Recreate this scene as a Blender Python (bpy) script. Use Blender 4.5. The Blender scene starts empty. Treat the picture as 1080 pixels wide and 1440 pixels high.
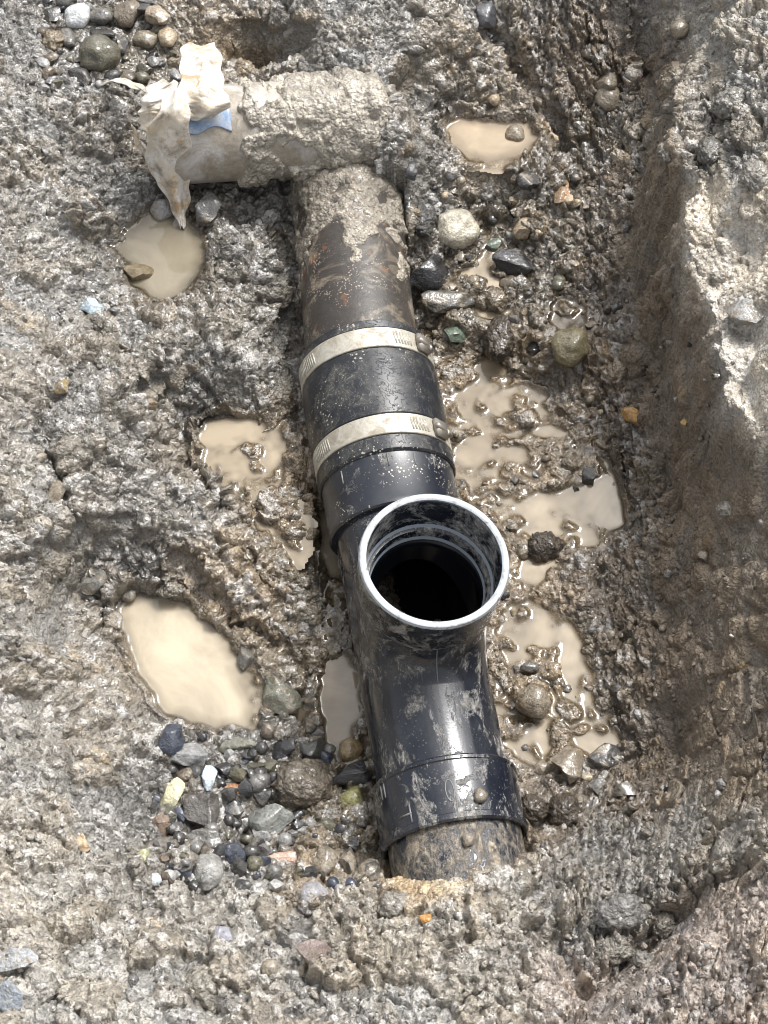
import bpy, bmesh, math, random
import numpy as np
from mathutils import Vector, Matrix

random.seed(7)
rng = np.random.default_rng(11)
SC = bpy.context.scene
COL = SC.collection

# ------------------------------------------------------------------ camera
FPX = 2600.0                       # focal length in pixels of a 1080 x 1440 frame
PITCH = math.radians(60.0)
TGT = Vector((0, 0, 0.05)); DIST = 1.65
FWD = Vector((0, math.cos(PITCH), -math.sin(PITCH)))
UPV = Vector((0, math.sin(PITCH), math.cos(PITCH)))
CAM = TGT - FWD * DIST
cd = bpy.data.cameras.new('camera')
cd.sensor_fit = 'VERTICAL'; cd.sensor_height = 24.0; cd.lens = 24.0 * FPX / 1440.0
cd.clip_start = 0.02; cd.clip_end = 300
cam = bpy.data.objects.new('camera', cd); COL.objects.link(cam)
cam.location = CAM; cam.rotation_euler = (math.pi / 2 - PITCH, 0, 0)
SC.camera = cam

# ------------------------------------------------------------------ sky and sun
SUN_DIR = Vector((0.34, 0.42, 0.84)).normalized()      # towards the sun
elev = math.asin(SUN_DIR.z); azim = math.atan2(SUN_DIR.x, SUN_DIR.y)
world = bpy.data.worlds.new('World'); SC.world = world; world.use_nodes = True
nt = world.node_tree
for n in list(nt.nodes): nt.nodes.remove(n)
sky = nt.nodes.new('ShaderNodeTexSky'); sky.sky_type = 'NISHITA'; sky.sun_disc = False
sky.sun_elevation = elev; sky.sun_rotation = azim
sky.air_density = 1.0; sky.dust_density = 6.0; sky.ozone_density = 1.0
hs = nt.nodes.new('ShaderNodeHueSaturation'); hs.inputs['Saturation'].default_value = 0.18
bgn = nt.nodes.new('ShaderNodeBackground'); bgn.inputs['Strength'].default_value = 0.142
wo = nt.nodes.new('ShaderNodeOutputWorld')
nt.links.new(sky.outputs[0], hs.inputs['Color']); nt.links.new(hs.outputs[0], bgn.inputs['Color'])
nt.links.new(bgn.outputs[0], wo.inputs['Surface'])
sd = bpy.data.lights.new('sun', 'SUN'); sd.energy = 1.85; sd.angle = math.radians(18); sd.color = (1.0, 0.975, 0.945)
sun = bpy.data.objects.new('sun', sd); COL.objects.link(sun)
sun.location = (1, 1.4, 3)
sun.rotation_euler = SUN_DIR.to_track_quat('Z', 'Y').to_euler()
vs = SC.view_settings
vs.view_transform = 'Standard'; vs.look = 'None'; vs.gamma = 1.0; vs.use_curve_mapping = False
vs.exposure = 0.72
SC.cycles.filter_width = 1.0
SC.cycles.max_bounces = 5; SC.cycles.diffuse_bounces = 3; SC.cycles.glossy_bounces = 3; SC.cycles.transparent_max_bounces = 6

# ------------------------------------------------------------------ helpers: projection
def ray(px, py):
    return FWD + Vector((1, 0, 0)) * ((px - 540) / FPX) + UPV * ((720 - py) / FPX)
def at(px, py, z):
    d = ray(px, py); t = (z - CAM.z) / d.z
    return CAM + d * t
def depth_of(p):
    return (Vector(p) - CAM).dot(FWD)
def proj_np(x, y, z):
    rx = x - CAM.x; ry = y - CAM.y; rz = z - CAM.z
    dep = ry * FWD.y + rz * FWD.z
    u = ry * UPV.y + rz * UPV.z
    return 540 + FPX * rx / dep, 720 - FPX * u / dep
def pxm(px_len, depth):
    return px_len * depth / FPX

# ------------------------------------------------------------------ helpers: noise
def hashu(ix, iy, seed):
    h = (ix.astype(np.int64) * 374761393 + iy.astype(np.int64) * 668265263 + seed * 1442695041) & 0xFFFFFFFF
    h = ((h ^ (h >> 13)) * 1274126177) & 0xFFFFFFFF
    h = ((h ^ (h >> 16)) * 2246822519) & 0xFFFFFFFF
    return (h ^ (h >> 15)) & 0xFFFFFFFF
GA = np.linspace(0, 2 * np.pi, 64, endpoint=False)
GX = np.cos(GA).astype(np.float32); GY = np.sin(GA).astype(np.float32)
def perlin(x, y, seed=0):
    xi = np.floor(x).astype(np.int64); yi = np.floor(y).astype(np.int64)
    fx = (x - xi).astype(np.float32); fy = (y - yi).astype(np.float32)
    u = fx * fx * fx * (fx * (fx * 6 - 15) + 10); v = fy * fy * fy * (fy * (fy * 6 - 15) + 10)
    def g(dx, dy):
        k = (hashu(xi + dx, yi + dy, seed) & 63).astype(np.int64)
        return GX[k] * (fx - dx) + GY[k] * (fy - dy)
    a = g(0, 0); b = g(1, 0); c = g(0, 1); d = g(1, 1)
    return ((a + (b - a) * u) * (1 - v) + (c + (d - c) * u) * v) * 1.5
def fbm(x, y, seed=0, octv=4, gain=0.5):
    s = 0; a = 1.0; f = 1.0
    for o in range(octv):
        s = s + a * perlin(x * f, y * f, seed + o * 17); a *= gain; f *= 2.03
    return s
def cell(x, y, seed):
    xi = np.floor(x).astype(np.int64); yi = np.floor(y).astype(np.int64)
    f1 = np.full(x.shape, 9.0, np.float32); f2 = f1.copy(); idr = np.zeros(x.shape, np.float32)
    for dx in (-1, 0, 1):
        for dy in (-1, 0, 1):
            cx = xi + dx; cy = yi + dy
            h = hashu(cx, cy, seed)
            jx = (h & 1023) / 1023.0; jy = ((h >> 10) & 1023) / 1023.0; r = ((h >> 20) & 1023) / 1023.0
            d = np.sqrt((cx + jx - x) ** 2 + (cy + jy - y) ** 2).astype(np.float32)
            near = d < f1
            f2 = np.where(near, f1, np.minimum(f2, d)); idr = np.where(near, r.astype(np.float32), idr)
            f1 = np.where(near, d, f1)
    return f1, f2, idr
def sstep(a, b, x):
    t = np.clip((x - a) / (b - a), 0, 1); return t * t * (3 - 2 * t)
def blur(a, n=1):
    for _ in range(n):
        p = np.pad(a, 1, mode='edge'); a = (p[:-2, 1:-1] + p[2:, 1:-1] + 2 * p[1:-1, 1:-1]) / 4
        p = np.pad(a, 1, mode='edge'); a = (p[1:-1, :-2] + p[1:-1, 2:] + 2 * p[1:-1, 1:-1]) / 4
    return a

# ------------------------------------------------------------------ helpers: objects
def tag(o, label=None, cat=None, group=None, kind=None):
    if label: o['label'] = label
    if cat: o['category'] = cat
    if group: o['group'] = group
    if kind: o['kind'] = kind
    return o
def link(name, me, mat=None, parent=None, smooth=True, sharp=None):
    o = bpy.data.objects.new(name, me); COL.objects.link(o)
    if mat: me.materials.append(mat)
    if smooth:
        me.polygons.foreach_set('use_smooth', [True] * len(me.polygons))
        if sharp: me.set_sharp_from_angle(angle=math.radians(sharp))
    if parent: o.parent = parent
    return o
def empty(name, loc):
    o = bpy.data.objects.new(name, None); COL.objects.link(o); o.location = loc
    o.empty_display_size = 0.05
    return o
def child(name, me, mat, parent, smooth=True, sharp=None):
    """mesh given in world coordinates, parented to an un-rotated empty"""
    me.transform(Matrix.Translation(-parent.matrix_basis.translation))
    return link(name, me, mat, parent, smooth, sharp)
def mesh(name, v, f):
    me = bpy.data.meshes.new(name); me.from_pydata([tuple(p) for p in v], [], f); me.update(); return me
def np_mesh(name, V, Q):
    me = bpy.data.meshes.new(name)
    me.vertices.add(len(V)); me.vertices.foreach_set('co', np.ascontiguousarray(V, np.float32).ravel())
    k = Q.shape[1]
    me.loops.add(Q.size); me.loops.foreach_set('vertex_index', np.ascontiguousarray(Q, np.int32).ravel())
    me.polygons.add(len(Q)); me.polygons.foreach_set('loop_start', np.arange(0, Q.size, k, dtype=np.int32))
    me.polygons.foreach_set('loop_total', np.full(len(Q), k, np.int32))
    me.update(calc_edges=True); return me
def add_attr(me, name, arr, kind):
    a = me.attributes.new(name, kind, 'POINT')
    if kind == 'FLOAT': a.data.foreach_set('value', np.ascontiguousarray(arr, np.float32).ravel())
    else: a.data.foreach_set('color', np.ascontiguousarray(arr, np.float32).ravel())

def frame(d, hint=Vector((0, 0, 1))):
    d = Vector(d).normalized(); x = d.cross(hint).normalized(); y = x.cross(d).normalized()
    return x, y, d
def lathe(base, axis, prof, seg=96, closed=True, hint=Vector((0, 0, 1))):
    """prof: list of (r, t) along axis"""
    x, y, d = frame(axis, hint); v = []; f = []; n = len(prof)
    for r, t in prof:
        for k in range(seg):
            a = 2 * math.pi * k / seg
            v.append(Vector(base) + d * t + (x * math.cos(a) + y * math.sin(a)) * r)
    for i in range(n if closed else n - 1):
        j = (i + 1) % n
        for k in range(seg):
            l = (k + 1) % seg
            f.append((i * seg + k, i * seg + l, j * seg + l, j * seg + k))
    return mesh('lathe', v, f)
def fix_normals(me):
    bm = bmesh.new(); bm.from_mesh(me); bmesh.ops.recalc_face_normals(bm, faces=bm.faces); bm.to_mesh(me); bm.free(); return me
def tube(points, radii, seg=48, hint=Vector((0, 0, 1)), cap=True):
    v = []; f = []; n = len(points)
    for i, p in enumerate(points):
        d = (points[min(i + 1, n - 1)] - points[max(i - 1, 0)])
        x, y, d = frame(d, hint)
        for k in range(seg):
            a = 2 * math.pi * k / seg
            v.append(p + (x * math.cos(a) + y * math.sin(a)) * radii[i])
    for i in range(n - 1):
        for k in range(seg):
            l = (k + 1) % seg
            f.append((i * seg + k, i * seg + l, (i + 1) * seg + l, (i + 1) * seg + k))
    if cap:
        f.append(tuple(range(seg - 1, -1, -1))); f.append(tuple(range((n - 1) * seg, n * seg)))
    return fix_normals(mesh('tube', v, f))
def box(center, ex, ey, ez, bev=0.0):
    v = []
    for sx in (-1, 1):
        for sy in (-1, 1):
            for sz in (-1, 1): v.append(Vector(center) + ex * sx + ey * sy + ez * sz)
    f = [(0, 1, 3, 2), (4, 6, 7, 5), (0, 4, 5, 1), (2, 3, 7, 6), (0, 2, 6, 4), (1, 5, 7, 3)]
    me = fix_normals(mesh('box', v, f))
    if bev:
        bm = bmesh.new(); bm.from_mesh(me)
        bmesh.ops.bevel(bm, geom=bm.edges[:], offset=bev, segments=2, affect='EDGES'); bm.to_mesh(me); bm.free()
    return me
def join_meshes(ms):
    bm = bmesh.new()
    for m in ms: bm.from_mesh(m)
    me = bpy.data.meshes.new('joined'); bm.to_mesh(me); bm.free()
    for m in ms: bpy.data.meshes.remove(m)
    return me

# ------------------------------------------------------------------ materials
class NT:
    def __init__(s, name):
        s.m = bpy.data.materials.new(name); s.m.use_nodes = True; s.t = s.m.node_tree
        s.p = s.t.nodes['Principled BSDF']; s.out = s.t.nodes['Material Output']
        s.tc = s.t.nodes.new('ShaderNodeTexCoord')
    def n(s, typ, **kw):
        nd = s.t.nodes.new(typ)
        for k, v in kw.items():
            if k.startswith('i_'):
                nd.inputs[k[2:].replace('_', ' ')].default_value = v
            else: setattr(nd, k, v)
        return nd
    def l(s, a, b): s.t.links.new(a, b)
    def noise(s, scale, detail=4, rough=0.55, coord=None, dist=0.0):
        nd = s.n('ShaderNodeTexNoise'); nd.inputs['Scale'].default_value = scale
        nd.inputs['Detail'].default_value = detail; nd.inputs['Roughness'].default_value = rough
        nd.inputs['Distortion'].default_value = dist
        s.l(coord or s.tc.outputs['Object'], nd.inputs['Vector']); return nd.outputs['Fac']
    def voro(s, scale, feature='F1', coord=None):
        nd = s.n('ShaderNodeTexVoronoi', feature=feature); nd.inputs['Scale'].default_value = scale
        s.l(coord or s.tc.outputs['Object'], nd.inputs['Vector']); return nd
    def ramp(s, fac, stops):
        nd = s.n('ShaderNodeValToRGB'); cr = nd.color_ramp
        while len(cr.elements) < len(stops): cr.elements.new(0.5)
        for e, (p, c) in zip(cr.elements, stops):
            e.position = p; e.color = (c, c, c, 1) if not hasattr(c, '__len__') else (*c, 1)
        s.l(fac, nd.inputs['Fac']); return nd.outputs['Color']
    def mix(s, fac, a, b, typ='MIX'):
        nd = s.n('ShaderNodeMix', data_type='RGBA', blend_type=typ)
        for sock, val in ((nd.inputs[0], fac), (nd.inputs[6], a), (nd.inputs[7], b)):
            if hasattr(val, 'links'): s.l(val, sock)
            elif hasattr(val, '__len__'): sock.default_value = (*val, 1)
            else: sock.default_value = val
        return nd.outputs[2]
    def math(s, op, a, b=0.0, clamp=False):
        nd = s.n('ShaderNodeMath', operation=op, use_clamp=clamp)
        for sock, val in ((nd.inputs[0], a), (nd.inputs[1], b)):
            if hasattr(val, 'links'): s.l(val, sock)
            else: sock.default_value = val
        return nd.outputs[0]
    def bump(s, h, strength, dist, normal=None):
        nd = s.n('ShaderNodeBump'); nd.inputs['Strength'].default_value = strength; nd.inputs['Distance'].default_value = dist
        s.l(h, nd.inputs['Height'])
        if normal: s.l(normal, nd.inputs['Normal'])
        return nd.outputs['Normal']
    def set(s, **kw):
        for k, v in kw.items():
            sock = s.p.inputs[k.replace('_', ' ')]
            if hasattr(v, 'links'): s.l(v, sock)
            elif hasattr(v, '__len__'): sock.default_value = (*v, 1)
            else: sock.default_value = v
        return s.m
def attr(k, name, out='Color'):
    nd = k.n('ShaderNodeAttribute', attribute_name=name); return nd.outputs[out]

def mat_soil():
    k = NT('wet_soil')
    base = attr(k, 'soil'); wet = attr(k, 'wet', 'Fac')
    n1 = k.noise(420, 3, 0.6); n2 = k.noise(60, 4, 0.6); n3 = k.noise(1400, 2, 0.5)
    var = k.mix(0.65, (1, 1, 1), k.ramp(n1, [(0.3, 0.45), (0.7, 1.6)]), 'MULTIPLY')
    col = k.mix(1.0, base, var, 'MULTIPLY')
    col = k.mix(0.35, col, k.ramp(n2, [(0.35, 0.6), (0.65, 1.4)]), 'MULTIPLY')
    film = k.ramp(k.noise(130, 3, 0.6), [(0.38, 0.0), (0.60, 1.0)])
    coat = k.math('MULTIPLY', wet, k.math('MULTIPLY_ADD', film, 0.7), True)
    k.t.nodes[-1]
    wv = k.n('ShaderNodeVectorMath', operation='ADD')
    nv = k.n('ShaderNodeTexNoise'); nv.inputs['Scale'].default_value = 300; k.l(k.tc.outputs['Object'], nv.inputs['Vector'])
    vs_ = k.n('ShaderNodeVectorMath', operation='SCALE'); vs_.inputs['Scale'].default_value = 0.004; k.l(nv.outputs['Color'], vs_.inputs[0])
    k.l(k.tc.outputs['Object'], wv.inputs[0]); k.l(vs_.outputs[0], wv.inputs[1])
    vo = k.voro(290, 'F1', wv.outputs[0]); gran = k.math('SUBTRACT', 1.0, k.math('POWER', vo.outputs['Distance'], 1.5))
    b = k.bump(gran, 0.8, 0.0026)
    b = k.bump(n1, 0.6, 0.0014, b)
    b = k.bump(n3, 0.4, 0.0005, b)
    bc = k.bump(gran, 0.30, 0.0016, k.bump(k.noise(160, 2, 0.5), 0.25, 0.002))
    k.set(Base_Color=col, Roughness=k.math('MULTIPLY_ADD', wet, -0.36), Normal=b, Coat_Weight=coat,
          Coat_Roughness=0.06, Specular_IOR_Level=0.5)
    # third inputs of the multiply-add nodes
    for nd in k.t.nodes:
        if nd.type == 'MATH' and nd.operation == 'MULTIPLY_ADD':
            nd.inputs[2].default_value = 0.30 if abs(nd.inputs[1].default_value - 0.7) < 1e-4 else 0.78
    k.l(bc, k.p.inputs['Coat Normal']); k.p.inputs['Coat IOR'].default_value = 1.5
    return k.m
def mat_water():
    k = NT('muddy_water')
    dep = attr(k, 'depth', 'Fac')
    oi = k.n('ShaderNodeObjectInfo')
    n = k.noise(11, 5, 0.6, dist=1.2)
    col = k.mix(1.0, oi.outputs['Color'], k.ramp(n, [(0.28, 0.66), (0.72, 1.18)]), 'MULTIPLY')
    k.set(Base_Color=col, Roughness=0.03, IOR=1.38, Specular_IOR_Level=0.7)
    tr = k.n('ShaderNodeBsdfTransparent'); tr.inputs[0].default_value = (0.86, 0.78, 0.66, 1)
    gl = k.n('ShaderNodeBsdfGlossy'); gl.inputs['Roughness'].default_value = 0.03
    fr = k.n('ShaderNodeFresnel'); fr.inputs['IOR'].default_value = 1.45
    film = k.n('ShaderNodeMixShader'); k.l(fr.outputs[0], film.inputs[0]); k.l(tr.outputs[0], film.inputs[1]); k.l(gl.outputs[0], film.inputs[2])
    mx = k.n('ShaderNodeMixShader'); k.l(k.ramp(dep, [(0.0, 0.06), (0.30, 0.58), (0.85, 1.0)]), mx.inputs[0])
    k.l(film.outputs[0], mx.inputs[1]); k.l(k.p.outputs[0], mx.inputs[2]); k.l(mx.outputs[0], k.out.inputs['Surface'])
    return k.m
def mat_stone(wet=0.8):
    k = NT('wet_stone')
    oi = k.n('ShaderNodeObjectInfo')
    off = k.n('ShaderNodeVectorMath', operation='ADD'); k.l(k.tc.outputs['Object'], off.inputs[0]); k.l(oi.outputs['Location'], off.inputs[1])
    c = off.outputs[0]
    n1 = k.noise(90, 5, 0.65, c); n2 = k.noise(420, 3, 0.6, c); n3 = k.noise(55, 4, 0.6, c, 0.4)
    col = k.mix(0.7, oi.outputs['Color'], k.ramp(n1, [(0.3, 0.45), (0.7, 1.55)]), 'MULTIPLY')
    col = k.mix(0.6, col, k.ramp(n2, [(0.32, 0.5), (0.68, 1.5)]), 'MULTIPLY')
    m = k.math('GREATER_THAN', k.math('ADD', k.noise(70, 5, 0.7, c, 0.5), k.math('SUBTRACT', oi.outputs['Alpha'], 0.95)), 0.5)
    sm = k.math('ADD', k.noise(70, 5, 0.7, c, 0.5), k.math('SUBTRACT', oi.outputs['Alpha'], 0.5))
    mk = k.ramp(sm, [(0.46, 0.0), (0.58, 1.0)])
    mud = k.mix(k.ramp(n2, [(0.3, 0.0), (0.7, 1.0)]), (0.13, 0.105, 0.075), (0.32, 0.275, 0.21))
    col = k.mix(mk, col, mud)
    k.set(Base_Color=col, Roughness=k.ramp(n3, [(0.3, 0.28), (0.7, 0.6)]), Coat_Weight=wet, Coat_Roughness=0.08,
          Normal=k.bump(n2, 0.8, 0.0016, k.bump(n1, 0.8, 0.004)))
    k.l(k.bump(k.noise(160, 3, 0.6, c), 0.6, 0.002), k.p.inputs['Coat Normal'])
    return k.m
def mud_mask(k, s1, lo, hi, dist=0.8):
    return k.ramp(k.noise(s1, 6, 0.68, None, dist), [(lo, 0.0), (hi, 1.0)])
def mat_plastic(name, mud_lo, speck=0.5, rough=0.22, mudcol=((0.19, 0.175, 0.15), (0.50, 0.48, 0.44))):
    k = NT(name)
    mp = k.n('ShaderNodeMapping'); mp.inputs['Scale'].default_value = (1.0, 0.62, 1.0); mp.inputs['Rotation'].default_value = (0, 0, 0.5)
    k.l(k.tc.outputs['Object'], mp.inputs['Vector']); c = mp.outputs[0]
    big = k.noise(26, 6, 0.70, c, 1.1)
    strk = k.noise(85, 5, 0.7, c, 1.4)
    mk = k.ramp(k.math('ADD', k.math('MULTIPLY', big, 0.62), k.math('MULTIPLY', strk, 0.38)), [(mud_lo - .025, 0.0), (mud_lo + .02, .42), (mud_lo + 0.075, 0.95)])
    mk = k.math('MULTIPLY', mk, k.ramp(k.noise(190, 5, 0.75, c, 1.0), [(0.36, 0.12), (0.56, 1.0)]))
    haze = k.ramp(k.noise(40, 5, 0.7, c), [(0.42, 0.0), (0.75, 0.40)])
    v = k.voro(330); vn = k.noise(35, 4)
    dots = k.math('MULTIPLY', k.math('LESS_THAN', v.outputs['Distance'], k.math('MULTIPLY', k.ramp(vn, [(0.4, 0.0), (0.75, 1.0)]), 0.42)), speck)
    mud = k.mix(k.ramp(k.noise(260, 3), [(0.3, 0.0), (0.7, 1.0)]), *mudcol)
    base = k.mix(haze, (0.008, 0.011, 0.019), (0.062, 0.066, 0.072))
    col = k.mix(mk, base, mud); col = k.mix(dots, col, (0.46, 0.43, 0.36))
    dirt = k.math('MAXIMUM', mk, dots)
    sc = k.ramp(k.noise(30, 6, 0.75, c, 2.0), [(0.3, rough), (0.7, rough + 0.12)])
    k.set(Base_Color=col, Roughness=k.mix(dirt, sc, (0.5, 0.5, 0.5)), Specular_IOR_Level=0.75,
          Normal=k.bump(dirt, 0.7, 0.0012, k.bump(k.noise(600, 2), 0.12, 0.0004)))
    return k.m
def mat_rubber():
    k = NT('black_rubber')
    v = k.voro(300); vn = k.noise(34, 5, 0.65)
    dots = k.math('LESS_THAN', v.outputs['Distance'], k.math('MULTIPLY', k.ramp(vn, [(0.46, 0.0), (0.70, 1.0)]), 0.40))
    film = k.ramp(k.noise(38, 6, 0.7, None, 1.2), [(0.45, 0.0), (0.72, 0.55)])
    worm = k.ramp(k.noise(120, 3, 0.55, None, 1.6), [(0.475, 0.0), (0.5, 0.9), (0.525, 0.0)])
    col = k.mix(film, (0.014, 0.016, 0.020), (0.11, 0.105, 0.095))
    col = k.mix(k.math('MULTIPLY', worm, film), col, (0.45, 0.42, 0.36))
    col = k.mix(k.math('MULTIPLY', dots, 0.75), col, (0.45, 0.43, 0.38))
    k.set(Base_Color=col, Roughness=0.38, Normal=k.bump(k.math('ADD', dots, worm), 0.4, 0.0006))
    return k.m
def mat_old_iron():
    k = NT('old_tarred_pipe')
    film = k.ramp(k.noise(24, 6, 0.72, None, 1.2), [(0.50, 0.0), (0.66, 0.9)])
    v = k.voro(400); vn = k.noise(40, 3)
    dots = k.math('LESS_THAN', v.outputs['Distance'], k.math('MULTIPLY', k.ramp(vn, [(0.4, 0.0), (0.7, 1.0)]), 0.4))
    rust = k.ramp(k.noise(34, 4, 0.6), [(0.60, 0.0), (0.68, 1.0)])
    col = k.mix(k.noise(90, 4), (0.016, 0.014, 0.013), (0.060, 0.050, 0.041))
    col = k.mix(rust, col, (0.17, 0.075, 0.030))
    col = k.mix(film, col, k.mix(k.noise(200, 3), (0.13, 0.105, 0.075), (0.36, 0.30, 0.22)))
    col = k.mix(k.math('MULTIPLY', dots, 0.7), col, (0.38, 0.33, 0.26))
    k.set(Base_Color=col, Roughness=0.5, Coat_Weight=0.25, Coat_Roughness=0.2, Normal=k.bump(k.noise(220, 4, 0.7), 0.5, 0.0014))
    return k.m
def mat_pale_pipe():
    k = NT('pale_muddy_pipe')
    film = k.ramp(k.noise(30, 6, 0.72, None, 1.0), [(0.34, 0.0), (0.56, 1.0)])
    col = k.mix(film, (0.52, 0.50, 0.48), k.mix(k.noise(240, 4), (0.17, 0.145, 0.11), (0.42, 0.375, 0.305)))
    k.set(Base_Color=col, Roughness=0.45, Coat_Weight=0.3, Coat_Roughness=0.2, Normal=k.bump(k.noise(240, 4, 0.7), 0.5, 0.0014))
    return k.m
def mat_blue():
    k = NT('blue_pipe_paint')
    film = k.ramp(k.noise(60, 6, 0.72, None, 0.6), [(0.40, 0.0), (0.66, 0.9)])
    col = k.mix(film, (0.15, 0.27, 0.48), (0.48, 0.48, 0.47))
    k.set(Base_Color=col, Roughness=0.35, Coat_Weight=0.4, Coat_Roughness=0.1)
    return k.m
def mat_steel():
    k = NT('muddy_steel_band')
    film = k.ramp(k.noise(70, 6, 0.72, None, 0.8), [(0.36, 0.0), (0.60, 1.0)])
    col = k.mix(film, (0.60, 0.58, 0.51), k.mix(k.noise(120, 5, 0.7), (0.16, 0.135, 0.10), (0.46, 0.42, 0.34)))
    k.set(Base_Color=col, Roughness=k.mix(film, (0.28,) * 3, (0.6,) * 3), Metallic=k.math('MULTIPLY_ADD', film, -0.5),
          Normal=k.bump(k.noise(400, 3), 0.3, 0.0006))
    for nd in k.t.nodes:
        if nd.type == 'MATH' and nd.operation == 'MULTIPLY_ADD': nd.inputs[2].default_value = 0.55
    return k.m
def mat_bag():
    k = NT('soiled_plastic_sheet')
    st = k.ramp(k.noise(22, 5, 0.65, None, 0.8), [(0.42, 0.0), (0.62, 1.0)])
    st2 = k.ramp(k.noise(60, 5, 0.7, None, 0.5), [(0.54, 0.0), (0.66, 1.0)])
    col = k.mix(st, (0.74, 0.73, 0.70), (0.60, 0.51, 0.38)); col = k.mix(st2, col, (0.50, 0.34, 0.18))
    mud = k.ramp(k.noise(45, 6, 0.7), [(0.50, 0.0), (0.66, 0.9)])
    col = k.mix(mud, col, (0.24, 0.20, 0.15))
    k.set(Base_Color=col, Roughness=0.38, Subsurface_Weight=0.12, Coat_Weight=0.3, Coat_Roughness=0.15,
          Normal=k.bump(k.noise(120, 4, 0.6, None, 0.6), 0.6, 0.002))
    k.p.inputs['Subsurface Radius'].default_value = (0.004, 0.003, 0.002)
    return k.m

M_SOIL = mat_soil(); M_WATER = mat_water(); M_STONE = mat_stone()
M_BLACK = mat_plastic('black_plastic', 0.545, 0.14, 0.11)
M_SOCK = mat_plastic('scuffed_black_plastic', 0.505, 0.35, 0.2, ((0.24, 0.23, 0.21), (0.56, 0.55, 0.52)))
M_BLACK_DUSTY = mat_plastic('dusty_black_plastic', 0.575, 0.85, 0.28)
M_STUB = mat_plastic('mud_streaked_black_pipe', 0.462, 0.2, 0.2, ((0.15, 0.12, 0.085), (0.42, 0.36, 0.27)))
def mat_rim():
    k = NT('scuffed_rim_painted_sky_sheen')
    sm = k.ramp(k.noise(55, 6, 0.72, None, 1.0), [(0.52, 0.0), (0.68, 1.0)])
    col = k.mix(k.noise(160, 4), (0.24, 0.265, 0.29), (0.50, 0.53, 0.56)); col = k.mix(sm, col, (0.12, 0.115, 0.105))  # bluish base paints in the rim's sky reflection; dark smears are scuffs
    return k.set(Base_Color=col, Roughness=0.35, Normal=k.bump(k.noise(400, 3), 0.3, 0.0005))
M_RIM = mat_rim()
M_INNER = NT('clean_black_bore').set(Base_Color=(0.008, 0.009, 0.012), Roughness=0.2)
M_SCREW = NT('dirty_screw_steel').set(Base_Color=(.30, .275, .235), Roughness=.4, Metallic=.5)
M_LEDGE = NT('step_painted_sheen').set(Base_Color=(.38, .43, .49), Roughness=.3)  # pale base paints in the gloss reflection on the black inner step
M_RUBBER = mat_rubber(); M_IRON = mat_old_iron(); M_PALE = mat_pale_pipe(); M_BLUE = mat_blue(); M_STEEL = mat_steel(); M_BAG = mat_bag()

# ------------------------------------------------------------------ pipe line geometry (shared by ground and pipes)
P0 = at(512, 503, 0.052); P1 = at(640, 1187, 0.038)
AX = (P1 - P0).normalized()
def axis_at(py):
    lo, hi = -0.6, 1.0
    for _ in range(50):
        m = (lo + hi) / 2; p = P0 + AX * m
        _, y = proj_np(p.x, p.y, p.z)
        if y < py: lo = m
        else: hi = m
    return P0 + AX * lo
def s_of(py): return (axis_at(py) - P0).dot(AX)
OLD_TOP = at(486, 264, 0.040)
H0 = at(240, 192, 0.105); H1 = at(560, 172, 0.090)
HAX = (H1 - H0).normalized(); RH = pxm(67, depth_of((H0 + H1) / 2))

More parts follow.
